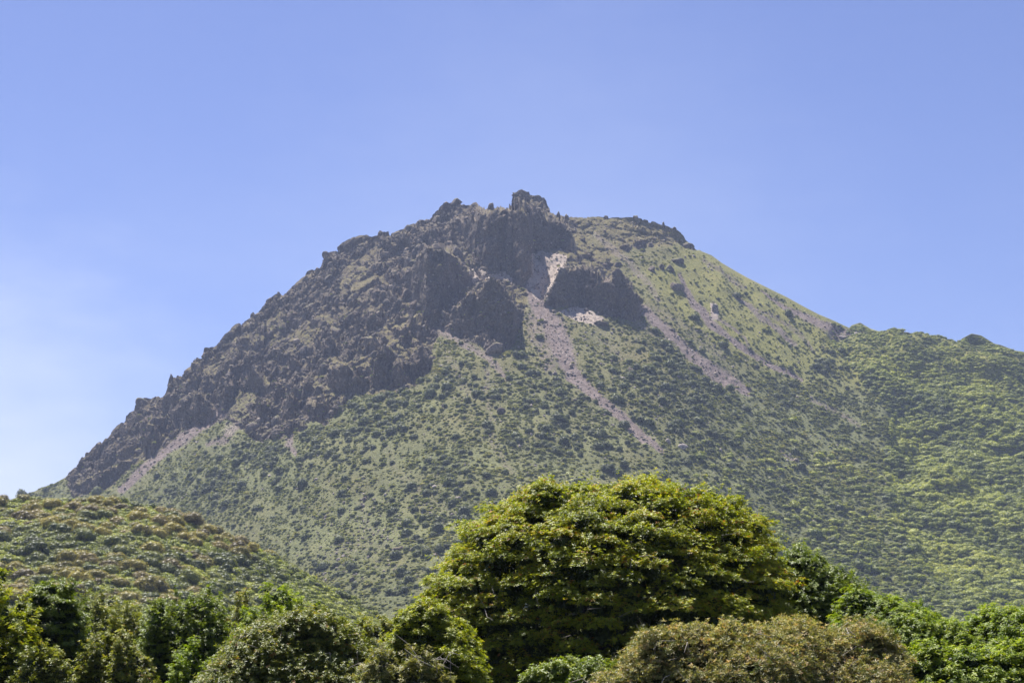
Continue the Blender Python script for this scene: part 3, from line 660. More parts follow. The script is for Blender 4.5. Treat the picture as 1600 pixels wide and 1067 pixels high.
# ------------------------------------------------------------------ rocks
def rock_mesh(name, seed, mat, base=ICO2, tall=1.0, planes=14, rough=.06):
    r = np.random.default_rng(seed); Vv, F = base; n = unit(sph(r, planes)); d = r.uniform(.55, .95, planes)
    dots = Vv @ n.T; rr = np.where(dots > .05, d / np.maximum(dots, .05), 9).min(1); rr = np.minimum(rr, 1.15)
    nn = fbm(Vv[:, 0] * 3 + seed, Vv[:, 1] * 3, Vv[:, 2] * 3, 3)
    P = Vv * (rr * (1 + rough * nn * 2))[:, None] * np.array([1, .9, tall])
    return mesh_np(name, P, F, mat)
rubble_m = [rock_mesh("rubble_stone", 100 + i, RUB, ICO1 if i < 5 else ICO2, .8, 9) for i in range(8)]
w_rub = (m_lava_hard * (1 - .75 * m_face) * (1 - .7 * calm_map) + scree * .25 * (scree < 1.05) + pale * .5)
P_, u_, v_, r_ = scatter(w_rub, 13000, 24)
s = np.clip(r_.lognormal(0, .45, len(P_)) * 1.35, .6, 5.0) * np.where(m_lava_hard.ravel()[0] >= 0, 1, 1)
R = r_.random((len(P_), 3)) * 6.28; S = np.stack([s, s * r_.uniform(.6, 1.2, len(s)), s * r_.uniform(.6, 1.3, len(s))], 1)
stuff_instances("rubble", P_, R, S, [hidden(m) for m in rubble_m], "broken lava rubble strewn over the dome and chutes", "rubble")
P_, u_, v_, r_ = scatter((1 - m_lava) * (.12 + scree + .7 * poly_mask(U, V, [(480, 780), (720, 780), (640, 930), (500, 920)], 40) + .3 * poly_mask(U, V, [(660, 500), (1010, 480), (1040, 700), (800, 720)], 40)), 6000, 25)
s = np.clip(r_.lognormal(0, .5, len(P_)) * .9, .4, 3.6)
R = r_.random((len(P_), 3)) * 6.28; S = np.stack([s, s * r_.uniform(.6, 1.2, len(s)), s * r_.uniform(.6, 1.3, len(s))], 1)
pale_m = [rock_mesh("fallen_stone", 130 + i, PALE, ICO1, .8, 9) for i in range(5)]
stuff_instances("fallen_rubble", P_, R, S, [hidden(m) for m in pale_m], "pale fallen stones lying in the grass and chutes", "rubble")

def surf(u, v):
    d = (U - u) ** 2 + (V - v) ** 2; i, j = np.unravel_index(np.argmin(d), d.shape); return POS[i, j].copy(), POS[i, j, 1] / FPX
def where(u, v):
    if v > np.interp(u, [830, 846, 880, 892, 962, 1035], [440, 478, 550, 580, 645, 706]) and u < 1035 and abs(u - np.interp(v, [440, 478, 550, 580, 645, 706], [830, 846, 880, 892, 962, 1035])) < 45: return "beside the main scree chute"
    if u > 1330: return "where the open slope meets the wooded shoulder"
    if u > 1000 and v < 600: return "among the narrow scree streaks of the upper flank"
    if u > 1000: return "on the broad slope below the shoulder gully"
    if u > 850: return "between the main scree chute and the next streak"
    if u > 680 and v < 700: return "on the grass below the triangular outcrop"
    if v < 720 and u > 440: return "close under the lava cliffs of the dome"
    if u < 440: return "on the slope just above the low wooded hill"
    if v > 820: return "low on the apron behind the vine covered bush"
    return "on the middle grass slope below the dome"
def where_dome(u, v):
    if u < 360: return "near the foot of the dome's left skyline"
    if v < 420 and u < 700: return "high up below the left summit knob"
    if u > 850: return "right of the summit crag"
    if v > 560: return "low down where lava meets the grass"
    if u > 600: return "around the cove cliffs under the summit"
    return "midway up the blocky flank"
NAMED = [   # u, v of the middle, width and height in photo pixels, material, label
    (767, 320, 13, 15, LAVA, 1.3, "rock_pinnacle", "small upright tan rock pinnacle on the summit ridge before the crag"),
    (873, 335, 9, 13, LAVA, 1.4, "rock_pinnacle", "pointed dark pinnacle at the right foot of the summit crag"),
    (884, 339, 10, 9, LAVA, 1.0, "rock_pinnacle", "squat dark block beside the pointed pinnacle right of the crag"),
    (713, 320, 20, 12, LAVA, .8, "lava_block", "broad dark block forming the ridge's left summit knob"),
    (947, 338, 8, 9, LAVA, 1.2, "lava_block", "small dark tooth on the flat ridge right of the summit"),
    (993, 340, 9, 8, LAVA, 1.0, "lava_block", "dark stub at the right end of the flat summit ridge"),
    (1037, 353, 7, 12, LAVA, 1.5, "rock_pinnacle", "thin spike on the ridge where the right flank begins to fall"),
    (1054, 360, 8, 7, LAVA, .9, "lava_block", "low dark bump on the ridge just below the thin spike"),
    (1074, 383, 24, 13, LAVA, .7, "lava_block", "wide dark outcrop hanging on the right skyline below the spike"),
    (1055, 449, 31, 21, LAVA, .8, "lava_block", "large dome-shaped dark boulder standing alone on the right flank"),
    (1033, 421, 15, 18, LAVA, 1.1, "lava_block", "upright dark boulder in the group above the dome-shaped boulder"),
    (1046, 425, 17, 15, LAVA, .9, "lava_block", "rounded dark boulder touching the upright one on the right flank"),
    (1018, 423, 13, 13, LAVA, 1.0, "lava_block", "small dark boulder at the left end of the right flank group"),
    (1056, 409, 26, 14, LAVA, .6, "lava_block", "flat topped dark ledge above the right flank boulder group"),
    (929, 368, 20, 13, LAVA, .8, "lava_block", "dark block in the rubble just below the flat summit ridge"),
    (266, 604, 13, 24, LAVA, 1.6, "rock_pinnacle", "tall dark tower standing out of the left skyline"),
    (225, 632, 22, 14, LAVA, .8, "lava_block", "dark rounded block low on the left skyline"),
    (322, 554, 10, 14, LAVA, 1.2, "lava_block", "square tooth on the left skyline above the tall tower"),
    (421, 473, 12, 10, PALE, .9, "lava_block", "pinkish block halfway up the left skyline"),
    (531, 389, 10, 10, LAVA, 1.0, "lava_block", "small step shaped block high on the left skyline"),
    (640, 352, 16, 10, LAVA, .8, "lava_block", "dark hump on the skyline below the left summit knob"),
    (509, 400, 12, 11, LAVA, 1.0, "lava_block", "jagged block just below the step shaped block on the skyline"),
    (395, 493, 12, 10, LAVA, .9, "lava_block", "dark notch block on the skyline under the pinkish block"),
    (403, 557, 15, 24, LAVA, 1.4, "lava_block", "tall dark boulder in the middle of the blocky left flank"),
    (562, 532, 14, 20, LAVA, 1.3, "lava_block", "upright dark boulder above the left cove cliffs"),
    (500, 458, 12, 14, LAVA, 1.1, "lava_block", "dark boulder among rubble near the upper left skyline"),
    (398, 664, 30, 24, LAVA, .8, "lava_block", "rounded dark boulder at the lower edge of the left lava"),
    (434, 683, 34, 17, RUB, .6, "lava_block", "grey slab with a light top lying below the left lava edge"),
    (772, 547, 28, 20, LAVA, .7, "lava_block", "dark block fallen at the foot of the triangular outcrop"),
    (985, 584, 19, 15, RUB, .8, "boulder", "grey boulder with a pale top among shrubs right of the main chute"),
    (783, 646, 21, 11, RUB, .6, "boulder", "low pinkish boulder alone on the grass left of the chute"),
    (1043, 692, 15, 9, PALE, .7, "boulder", "pale flat stone near the lower end of the main chute"),
    (1064, 702, 17, 10, PALE, .7, "boulder", "pale stone lying just right of the flat one below the chute"),
    (940, 505, 30, 12, LAVA, .6, "boulder", "dark jagged block under the right cliff beside pale scree"),
    (1115, 487, 14, 26, PALE, 1.1, "boulder", "pinkish broken rock at the head of the right gully"),
    (536, 869, 12, 8, PALE, .8, "boulder", "pale stone on the grass above the narrow dark tree"),
    (545, 884, 10, 9, PALE, .8, "boulder", "pale pointed stone just below another above the narrow dark tree"),
    (622, 865, 17, 11, LAVA, .8, "boulder", "dark boulder left of the big tree's crown"),
    (552, 913, 13, 10, LAVA, .9, "boulder", "dark boulder low on the slope behind the vine covered bush"),
    (1517, 897, 14, 8, LAVA, .7, "boulder", "dark boulder low on the slope above the bright right trees"),
    (1318, 524, 13, 5, PALE, .5, "boulder", "pale slab where the right flank meets the wooded shoulder"),
    (1338, 526, 12, 5, PALE, .5, "boulder", "light slab at the foot of the first shoulder knoll"),
    (692, 640, 8, 6, PALE, .7, "boulder", "tiny pale stone in the middle of the lower grass slope"),
]
for i, (u, v, w, h, mat, tall, nm, lab) in enumerate(NAMED):
    p, m = surf(u, v)
    me = rock_mesh(nm, 200 + i * 3, mat, ICO3, 1.0, 12 + i % 5, .09)
    o = link(nm, me); o.location = p + np.array([0, -.1 * w * m, 0]); big_ = w > 25; o.scale = (w * m * (.52 if big_ else .58), w * m * .42, h * m * (.55 if big_ else .66)); o.location.z -= h * m * (.18 if big_ else .08); o.rotation_euler = (.1, .08, i * .77)
    tag(o, lab, "rock" if nm != "boulder" else "boulder")
for o, s, u, v in shrubs: tag(o, ('%s shrub %s' % ('large dark green' if s > 7.2 else 'middling dark green' if s > 5.6 else 'small dark green', where(u, v))), 'shrub', GRP)
# further big blocks of the lava flank that one can count
P_, u_, v_, r_ = scatter(m_lava_hard * (1 - m_face) * (np.arange(shp[0]) > 22)[:, None] * (V > 372), 110, 26)
bm_ = [rock_mesh("lava_block", 300 + i, LAVA, ICO3, 1.0, 12, .10) for i in range(6)]
for i in range(110):
    s = float(np.clip(r_.lognormal(0, .35) * 6.0, 4, 13)); o = link("lava_block", bm_[i % 6]); o.location = P_[i]
    o.scale = (s, s * .9, s * r_.uniform(.8, 1.4)); o.rotation_euler = (r_.normal(0, .3), r_.normal(0, .3), r_.random() * 6.28)
    tag(o, "%s lava block %s" % ("large jutting" if s > 8 else "mid-sized angular" if s > 5.5 else "small angular", where_dome(u_[i], v_[i])), "rock", "lava blocks on the dome")

# ------------------------------------------------------------------ trees of the left hill
def puff_crown(name, seed, mat, npuff=13, nleaf=2600, leaf=.052, flat=.62):
    r = np.random.default_rng(seed); d = sph(r, npuff, -.1); c = d * np.array([.62, .62, flat * .6]); c[:, 2] += .55
    rad = r.uniform(.30, .46, npuff); which = r.integers(0, npuff, nleaf); dd = sph(r, nleaf, -.5)
    nn = fbm(dd[:, 0] * 2.5 + which * 3, dd[:, 1] * 2.5, dd[:, 2] * 2.5, 2)
    p = c[which] + dd * (rad[which] * (1 + .3 * nn))[:, None] * np.array([1, 1, .75])
    ax = unit(np.cross(dd, r.normal(0, 1, dd.shape)) + dd * .4); up = unit(dd + np.array([0, 0, .7]) + r.normal(0, .4, dd.shape))
    g1 = leaves(p - ax * leaf * .5, ax, up, leaf * r.uniform(.6, 1.5, nleaf), leaf * .75 * r.uniform(.6, 1.4, nleaf), np.clip(r.normal(.5, .2, nleaf) + (rad[which] - .38), 0, 1))
    cores = [(ICO1[0] * rad[i] * .82 * np.array([1, 1, .75]) + c[i], ICO1[1], np.full(len(ICO1[0]), .30)) for i in range(npuff)]
    Vv, F, T = cat_geo([g1] + cores); return mesh_np(name, Vv, F, mat, attrs={'tint': T})
HG = leaf_mat("hill_green_leaf", [(0, (.022, .038, .012)), (.45, (.115, .135, .024)), (.8, (.27, .28, .042)), (1, (.40, .38, .07))], .3, .55, .4, .35)
HO = leaf_mat("hill_olive_leaf", [(0, (.035, .036, .014)), (.45, (.26, .225, .036)), (.8, (.46, .37, .058)), (1, (.58, .45, .09))], .3, .55, .4, .35)
HR = leaf_mat("hill_russet_leaf", [(0, (.035, .028, .018)), (.45, (.24, .19, .062)), (.8, (.40, .32, .10)), (1, (.52, .42, .14))], .3, .55, .4, .3)
kinds = [("green", HG, "dark green round crowned tree in the woodland on the low left hill"), ("olive", HO, "olive yellow round crowned tree in the woodland on the low left hill"), ("russet", HR, "russet brown crowned tree in flush on the low left hill")]
crowns = {k: [puff_crown("crown", 400 + 10 * j + i, m) for i in range(3)] for j, (k, m, _) in enumerate(kinds)}
tv, tf = tube([(0, 0, -.5), (.03, .02, .1), (0, .04, .55)], [.05, .035, .02], 6)
trunk_me = mesh_np("trunk", tv, tf, BARK, True)
hr = np.random.default_rng(31)
hflat = hp.reshape(-1, 3); hu, hv = ke2uv(hflat[:, 0] / hflat[:, 1], (hflat[:, 2] - CAMZ) / hflat[:, 1])
cand = np.where((hu > -60) & (hu < 760) & (hv < 990) & (hv > 700))[0]; wgt = np.gradient(hp, axis=0); wgt = (np.linalg.norm(np.cross(wgt, np.gradient(hp, axis=1)), axis=-1)).ravel()[cand]
seq = hr.choice(cand, 14000, p=wgt / wgt.sum()); placed = []; treepos = []
for q in seq:
    p = hflat[q]; small = sstep(330, 480, hu[q]); rad = hr.uniform(3.4, 8.0) * (1 - .45 * small)
    if all((p[0] - a[0]) ** 2 + (p[1] - a[1]) ** 2 > ((rad + a[3]) * .60) ** 2 for a in treepos):
        treepos.append((p[0], p[1], p[2], rad, hu[q], hv[q]))
treepos.sort(key=lambda a: -a[3] / a[1]); print("hill trees", len(treepos))
Pr, Sr, Kr = [], [], []
nind = 0
for (x, y, z, rad, u, v) in treepos:
    nse = float(fbm(np.array([x / 60]), np.array([y / 60]), np.array([4.4]), 2)[0]) + hr.normal(0, .13); warm = 1 - sstep(180, 420, u)
    k = 'green' if nse < -.02 + .1 * (1 - warm) - .25 * warm * (v < 850) or u > 430 else ('russet' if hr.random() < .36 else 'olive')
    if nind < 290 and -40 < u < 620 and v < 960:
        e = bpy.data.objects.new("hillside_tree", None); COL.objects.link(e); e.location = (x, y, z - 1); e.rotation_euler = (0, 0, hr.random() * 6.28); e.scale = (rad, rad, rad * hr.uniform(.85, 1.3))
        lab = "%s %s tree %s" % ({'green': 'dark green', 'olive': 'olive yellow', 'russet': 'russet brown'}[k], 'broad crowned' if rad > 7.5 else 'round crowned' if rad > 5 else 'small crowned',
            'on the crest of the low hill' if v < 800 + max(0, u - 200) * .33 else 'on the green tail of the low hill' if u > 330 else 'at the foot of the low hill' if v > 880 else 'halfway down the low hill'); tag(e, lab, "tree", "%s trees on the low hill" % k)
        link("crown", crowns[k][hr.integers(0, 3)], parent=e); link("trunk", trunk_me, parent=e); nind += 1
    else: Pr.append((x, y, z - 1)); Sr.append(rad)
if Pr:
    Sr = np.array(Sr); R, S = rs(len(Sr), Sr, hr, .1, .05)
    stuff_instances("hill_woods", np.array(Pr), R, S, [hidden(crowns['green'][i]) for i in range(3)], "green woods running down the foot of the low hill", "woods")
# bushes between them
w = hr.choice(cand, 5000, p=wgt / wgt.sum()); R, S = rs(5000, hr.uniform(1.5, 3.6, 5000), hr)
stuff_instances("hill_undergrowth", hflat[w] + np.array([0, 0, 1.0]), R, S, [hidden(m) for m in canopy_m], "green undergrowth between the trees of the low hill", "undergrowth")

lr = np.random.default_rng(77); ly = 230 + 1150 * lr.random(15000) ** .8; lx = (lr.random(15000) - .5) * 1.15 * ly
R, S = rs(15000, lr.uniform(2.0, 4.6, 15000), lr)
stuff_instances("lowland_woods", np.stack([lx, ly, np.full(15000, .3)], 1), R, S, [hidden(m) for m in canopy_m], "green bushland filling the level ground before the mountain", "woods")
# ------------------------------------------------------------------ near trees
def near_tree(name, label, outline, Yd, D0, pad_r, mat, seed, v_low=1100, nros=60, nl=6, L=.14, W=.055, lift=.35, droop=0., padflat=.6, spacing=.85,
              tintmu=.5, tintsd=.13, rag=.35, cat="tree", twigs=0, group=None, trunkr=.25, gap=0., toptint=.12, tips=0.0, shoots=7, lump=.9, lobes=.45, plume=0):
    """outline: the crown's upper edge as (u, v) from left to right; a full round crown is grown inside it from pads of whorled leaves"""
    r = np.random.default_rng(seed); ol = np.array(outline, float)
    kx, ee = uv2ke(ol[:, 0], ol[:, 1]); xs = kx * Yd; zt = CAMZ + ee * Yd
    bump = rag * pad_r * lump
    x0, x1 = xs[0], xs[-1]; xc = (x0 + x1) / 2; hw = (x1 - x0) / 2
    zlow = max(.6, CAMZ + uv2ke(800, v_low)[1] * Yd)
    pads = []; tries = 0
    if plume:
        tries = 10 ** 6; made = []; k_ = 0
        while len(made) < plume and k_ < 4000:
            k_ += 1
            x = r.uniform(x0, x1); t = (x - xc) / hw; yq = r.uniform(-1, .8); D = D0 * math.sqrt(max(.1, 1 - t * t))
            if any((x - a[0]) ** 2 + ((yq - a[1]) * D0) ** 2 * .5 < (pad_r * .75) ** 2 for a in made): continue
            made.append((x, yq)); zt_ = float(np.interp([x - pad_r * .3, x, x + pad_r * .3], xs, zt).min())
            tip = zt_ - abs(r.normal(0, .11)) * (zt_ - zlow) - yq * yq * .15 * (zt_ - zlow) + .05
            ln = tip - max(0, zlow - .5); nstep = max(4, int(ln / (pad_r * .42))); lean = r.normal(0, .10, 2)
            for i_ in range(nstep):
                f = i_ / nstep; rr_ = pad_r * (.28 + .75 * f ** .8) * r.uniform(.7, 1.2); a_ = r.random() * 6.28; side = pad_r * (.10 + .75 * f) * r.uniform(.3, 1.1)
                pads.append((x + lean[0] * f * ln + math.cos(a_) * side, Yd + D * yq + lean[1] * f * ln + math.sin(a_) * side, tip - f * ln - rr_ * .3, rr_, t * .5 + math.cos(a_) * .5, yq * .5 + math.sin(a_) * .4, .4 + .5 * (1 - f)))
    while tries < 9000:
        tries += 1
        x = r.uniform(x0, x1); phi = r.uniform(-.15, pi + .15) if r.random() < .6 else r.uniform(-.2, pi * .6)
        t = (x - xc) / hw; D = D0 * math.sqrt(max(.05, 1 - t * t)); ztop = float(np.interp([x - pad_r * .4, x, x + pad_r * .4], xs, zt).min()) - pad_r * (.65 * padflat + .12) + bump * (float(vn(np.array([x / pad_r * .45]), np.array([seed * 3.3]), np.array([.5]))[0]) - .45)
        if ztop < zlow + .2: ztop = zlow + .2
        lob = 1 + lobes * float(vn(np.array([x / pad_r * .32]), np.array([phi * 1.6 + seed]), np.array([.7]))[0]) - lobes * .3
        q = -math.cos(phi) * lob; hh = max(0, math.sin(phi)) * (1 - .35 * max(0, 1 - lob))
        z = zlow + (ztop - zlow) * hh if phi > 0 else zlow * r.random()
        y = Yd + (D - pad_r * .5) * q; pr = pad_r * r.uniform(.65, 1.3)
        if (1 - abs(t)) * hw < pr * .6: x = xc + (hw - pr * .6) * (1 if t > 0 else -1)
        jz = r.normal(-.12, .28) * pad_r
        c = (x, y, z + min(jz, .12 * pad_r))
        if all((c[0] - p[0]) ** 2 + (c[1] - p[1]) ** 2 + ((c[2] - p[2]) * 1.35) ** 2 > ((pr + p[3]) * .5 * spacing) ** 2 for p in pads):
            pads.append((*c, pr, t * .8, q, hh))
    pads = np.array(pads); npd = len(pads)
    geos = []
    # whorls on each pad
    n = int(npd * nros); wp = pads[:, 3] ** 2; which = r.choice(npd, n, p=wp / wp.sum()); pc = pads[which]
    d = sph(r, n, -.12); outn = unit(np.stack([pc[:, 4], pc[:, 5], pc[:, 6] * .8 + .25], 1)); d = unit(d + outn * .55)
    nn = fbm(d[:, 0] * 2.2 + which * 1.7, d[:, 1] * 2.2, d[:, 2] * 2.2, 2)
    rr = pc[:, 3] * (.82 + rag * nn + r.normal(0, .07, n))
    P = pc[:, :3] + d * rr[:, None] * np.array([1, 1, padflat])
    A = unit(d * .55 + np.array([0, 0, .75]) + r.normal(0, .22, d.shape))
    padt = r.normal(0, .07, npd)[which]
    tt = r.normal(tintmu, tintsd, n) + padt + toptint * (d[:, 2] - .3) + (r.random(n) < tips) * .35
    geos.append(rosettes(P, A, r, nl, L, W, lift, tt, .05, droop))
    # inner leaves, tint darkened to paint shade into the crown's gaps
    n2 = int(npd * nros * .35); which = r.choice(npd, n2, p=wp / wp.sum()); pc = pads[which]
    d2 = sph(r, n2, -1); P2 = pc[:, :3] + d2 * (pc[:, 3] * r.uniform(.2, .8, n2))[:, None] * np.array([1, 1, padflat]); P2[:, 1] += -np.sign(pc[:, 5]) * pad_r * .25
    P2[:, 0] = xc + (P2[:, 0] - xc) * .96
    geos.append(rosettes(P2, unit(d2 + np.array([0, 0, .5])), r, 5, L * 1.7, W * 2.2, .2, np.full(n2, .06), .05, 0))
    # shoots that stand out of the crown
    n3 = int(npd * shoots); which = r.integers(0, npd, n3); pc = pads[which]; d3 = sph(r, n3, -.1); on3 = unit(np.stack([pc[:, 4], pc[:, 5], pc[:, 6] * .8 + .2], 1)); d3 = unit(d3 + on3 * .7 + np.array([0, 0, .25]))
    base3 = pc[:, :3] + d3 * (pc[:, 3] * .8)[:, None] * np.array([1, 1, padflat]); ln3 = pad_r * r.uniform(.25, .75, n3)
    for st in (.35, .6, .8, 1.0):
        geos.append(rosettes(base3 + d3 * (ln3 * st)[:, None] + r.normal(0, .03, d3.shape), unit(d3 + np.array([0, 0, .5])), r, nl, L * 1.05, W, lift, np.clip(r.normal(tintmu + .08, tintsd, n3), 0, 1), .05, droop))
    Vv, F, T = cat_geo(geos)
    root = bpy.data.objects.new(name, None); COL.objects.link(root); root.location = (xc, Yd, 0)
    tag(root, label, cat, group)
    Vv = Vv - np.array([xc, Yd, 0])
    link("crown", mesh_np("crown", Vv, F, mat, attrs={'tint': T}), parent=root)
    H = float(zt.max())
    tp = [(0, 0, -.4), (.1, .05, H * .15), (-.1, 0, H * .32), (.05, .1, H * .5)]
    tv, tf = tube(tp, [trunkr * 1.25, trunkr, trunkr * .8, trunkr * .5], 10); link("trunk", mesh_np("trunk", tv, tf, BARK, True), parent=root)
    for b in range(7):
        c = pads[r.integers(0, npd)]; end = c[:3] - np.array([xc, Yd, 0]); st = np.array([0, 0, H * r.uniform(.15, .42)]); md = st * .45 + end * .55 + np.array([0, 0, -.1 * H * .3])
        tv, tf = tube([st, md, end], [trunkr * .45, trunkr * .25, trunkr * .07], 7); link("limb", mesh_np("limb", tv, tf, BARK, True), parent=root)
    if twigs:
        tvs, tfs, o_ = [], [], 0
        vis_p = pads[pads[:, 5] < .3]
        for b in range(twigs):
            c = vis_p[r.integers(0, len(vis_p))]; dd = unit(np.array([r.normal(), -abs(r.normal()) * .6, r.normal(.1, .8)])[None])[0]
            st = c[:3] - np.array([xc, Yd, 0]) + np.array([r.normal(0, .5), -c[3] * .7, r.normal(0, .4)]) * pad_r; ln = r.uniform(.35, 1.3)
            pts = [st, st + dd * ln * .5 + r.normal(0, .12, 3), st + dd * ln + r.normal(0, .2, 3) - np.array([0, 0, .15])]
            tv, tf = tube(pts, [.016, .011, .005], 4); tvs.append(tv); tfs.append(tf + o_); o_ += len(tv)
        tag(link("twigs", mesh_np("twigs", np.concatenate(tvs), np.concatenate(tfs), TWIG), parent=root), "tangle of bare grey twigs", kind='stuff')
    print(name, npd, len(F)); return root

YG = leaf_mat("glossy_yellow_leaf", [(0, (.020, .034, .008)), (.3, (.085, .12, .010)), (.55, (.225, .265, .016)), (.8, (.40, .40, .028)), (.93, (.42, .31, .035)), (1, (.34, .15, .03))], .42, .45, .35)
BG = leaf_mat("bright_green_leaf", [(0, (.018, .036, .007)), (.35, (.07, .12, .008)), (.65, (.20, .28, .016)), (1, (.36, .41, .035))], .42, .48, .35)
DG = leaf_mat("deep_green_leaf", [(0, (.014, .028, .008)), (.4, (.075, .115, .014)), (.7, (.17, .225, .022)), (1, (.28, .31, .03))], .38, .46, .4)
OL = leaf_mat("olive_leaf", [(0, (.024, .030, .012)), (.4, (.12, .15, .025)), (.7, (.25, .27, .042)), (.9, (.36, .31, .06)), (1, (.34, .16, .05))], .38, .46, .4)
BR = leaf_mat("bronze_leaf", [(0, (.035, .036, .018)), (.3, (.13, .16, .035)), (.55, (.29, .265, .085)), (.85, (.48, .41, .21)), (1, (.46, .29, .13))], .32, .5, .4)

BIGOUT = [(622, 1010), (632, 965), (650, 935), (672, 905), (700, 872), (722, 845), (735, 815), (760, 792), (790, 768), (830, 750), (868, 738), (895, 728), (920, 730), (938, 742), (955, 748), (975, 735), (1005, 729), (1040, 733), (1065, 748), (1100, 757), (1135, 764), (1160, 774), (1185, 792), (1203, 810), (1213, 835), (1217, 865), (1222, 920), (1228, 990)]
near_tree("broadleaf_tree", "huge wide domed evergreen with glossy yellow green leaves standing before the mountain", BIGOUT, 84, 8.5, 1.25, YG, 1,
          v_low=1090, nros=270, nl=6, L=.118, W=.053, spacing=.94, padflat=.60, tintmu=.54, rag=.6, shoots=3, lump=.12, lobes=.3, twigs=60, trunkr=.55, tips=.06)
near_tree("broadleaf_tree", "dark green tree hugging the right side of the huge domed tree", [(1195, 930), (1205, 870), (1225, 852), (1245, 847), (1262, 858), (1275, 868), (1280, 880), (1300, 885), (1325, 898), (1345, 915), (1365, 940), (1380, 990)], 88, 4.5, .8, DG, 2, nros=80, L=.13, W=.06, tintmu=.55, plume=0, shoots=7, lobes=0.5)
near_tree("broadleaf_tree", "bright green tree with a knobbly crown behind the bronze thicket", [(1300, 990), (1312, 940), (1330, 926), (1355, 922), (1370, 917), (1395, 911), (1410, 916), (1440, 925), (1448, 940), (1470, 955), (1490, 985)], 80, 4.0, .65, BG, 3, nros=80, L=.13, W=.055, droop=.25, tintmu=.55, padflat=.75, tintsd=0.2, lobes=0.7)
near_tree("broadleaf_tree", "bright green tree in the middle of the right hand row", [(1440, 1010), (1452, 972), (1470, 965), (1487, 955), (1500, 968), (1515, 955), (1530, 942), (1545, 932), (1552, 945), (1560, 985), (1580, 1020)], 78, 3.2, .6, BG, 4, nros=80, L=.13, W=.055, droop=.25, tintmu=.58, padflat=.75, tintsd=0.2, plume=0, lobes=0.7)
near_tree("broadleaf_tree", "bright green tree cut by the picture's right edge", [(1548, 990), (1558, 945), (1575, 936), (1592, 944), (1610, 940), (1650, 960), (1680, 1000)], 76, 3.2, .6, BG, 5, nros=80, L=.13, W=.055, droop=.25, tintmu=.52, padflat=.75, tintsd=0.2, plume=0, lobes=0.7)
near_tree("broadleaf_tree", "low bright green tree at the bottom right below the row", [(1380, 1060), (1400, 1010), (1440, 995), (1480, 1000), (1520, 1010), (1560, 1000), (1610, 995), (1660, 1040)], 66, 3.0, .6, BG, 6, nros=90, L=.13, W=.055, droop=.25, tintmu=.62, padflat=.7, tintsd=0.22, lobes=0.8, spacing=1.0)
near_tree("bronze_thicket", "sprawling thicket of bronze brown leaves and bare grey twigs at the bottom", [(930, 1080), (955, 1040), (985, 1010), (1010, 985), (1040, 975), (1080, 968), (1110, 960), (1140, 948), (1170, 958), (1200, 962), (1225, 950), (1260, 958), (1300, 948), (1335, 948), (1360, 962), (1385, 985), (1400, 1020), (1410, 1070)], 64, 4.5, .6, BR, 7,
          v_low=1085, nros=110, nl=6, L=.13, W=.036, lift=.6, spacing=.95, padflat=.9, tintmu=.45, tintsd=.24, rag=.7, lump=1.6, shoots=10, cat="thicket", twigs=260, trunkr=.1, tips=.08)
near_tree("bush", "glossy dark green bush at the foot of the huge domed tree", [(800, 1090), (820, 1055), (850, 1040), (880, 1030), (905, 1012), (930, 1010), (955, 1020), (975, 1050), (985, 1090)], 66, 2.2, .5, DG, 8, nros=70, L=.13, W=.06, tintmu=.62, cat="bush", trunkr=.1, lobes=0.8)
near_tree("broadleaf_tree", "pale yellow green tree skirting the left foot of the huge domed tree", [(600, 1040), (612, 985), (628, 955), (650, 945), (690, 935), (720, 960), (745, 1000), (760, 1060)], 72, 2.8, .6, YG, 9, nros=75, L=.14, W=.055, tintmu=.5, lobes=0.7, spacing=1.0)
near_tree("vine_covered_bush", "rounded bush matted with reddish tipped vines left of the huge tree", [(318, 1080), (335, 1045), (352, 1010), (372, 985), (395, 968), (430, 955), (465, 950), (500, 952), (530, 962), (555, 990), (575, 1015), (600, 1050), (620, 1085)], 68, 4.2, .6, OL, 10,
          v_low=1085, nros=110, nl=6, L=.10, W=.045, spacing=.72, padflat=.75, tintmu=.42, tintsd=.17, rag=.45, cat="bush", twigs=70, trunkr=.12, tips=.12)
near_tree("broadleaf_tree", "yellow green tree rising behind the vine covered bush", [(372, 1000), (378, 950), (392, 928), (412, 914), (435, 911), (455, 918), (470, 930), (486, 955), (495, 1000)], 86, 2.6, .6, BG, 11, nros=30, L=.12, W=.05, tintmu=.66, plume=24, shoots=3)
near_tree("sapling", "narrow dark upright sapling between yellow green tree and huge tree", [(482, 1000), (487, 945), (492, 925), (497, 914), (502, 912), (508, 925), (515, 940), (520, 1000)], 86, .9, .42, DG, 12, nros=26, L=.13, W=.055, tintmu=.55, lift=.7, trunkr=.07, spacing=.9, plume=9, shoots=3)
near_tree("broadleaf_tree", "thin airy olive tree beside the yellow green tree", [(345, 1000), (352, 940), (362, 915), (375, 900), (388, 912), (398, 950), (405, 1000)], 92, 1.4, .45, OL, 13, nros=16, L=.11, W=.04, tintmu=.6, spacing=1.15, trunkr=.1, plume=9, shoots=3)
near_tree("broadleaf_tree", "large dark green tree with a ragged top in the left row", [(215, 1060), (222, 985), (235, 945), (252, 928), (275, 920), (300, 930), (315, 922), (328, 905), (338, 912), (348, 940), (360, 1000), (368, 1060)], 84, 3.6, .65, DG, 14, nros=34, L=.12, W=.05, tintmu=.56, rag=.5, plume=34, shoots=3)
near_tree("broadleaf_tree", "light green feathery tree second in the left row", [(92, 1060), (100, 985), (112, 940), (130, 925), (150, 930), (165, 926), (185, 935), (205, 930), (222, 945), (235, 985), (240, 1060)], 90, 3.6, .6, OL, 15, nros=24, L=.11, W=.045, tintmu=.5, rag=.5, trunkr=.2, plume=40, shoots=3)
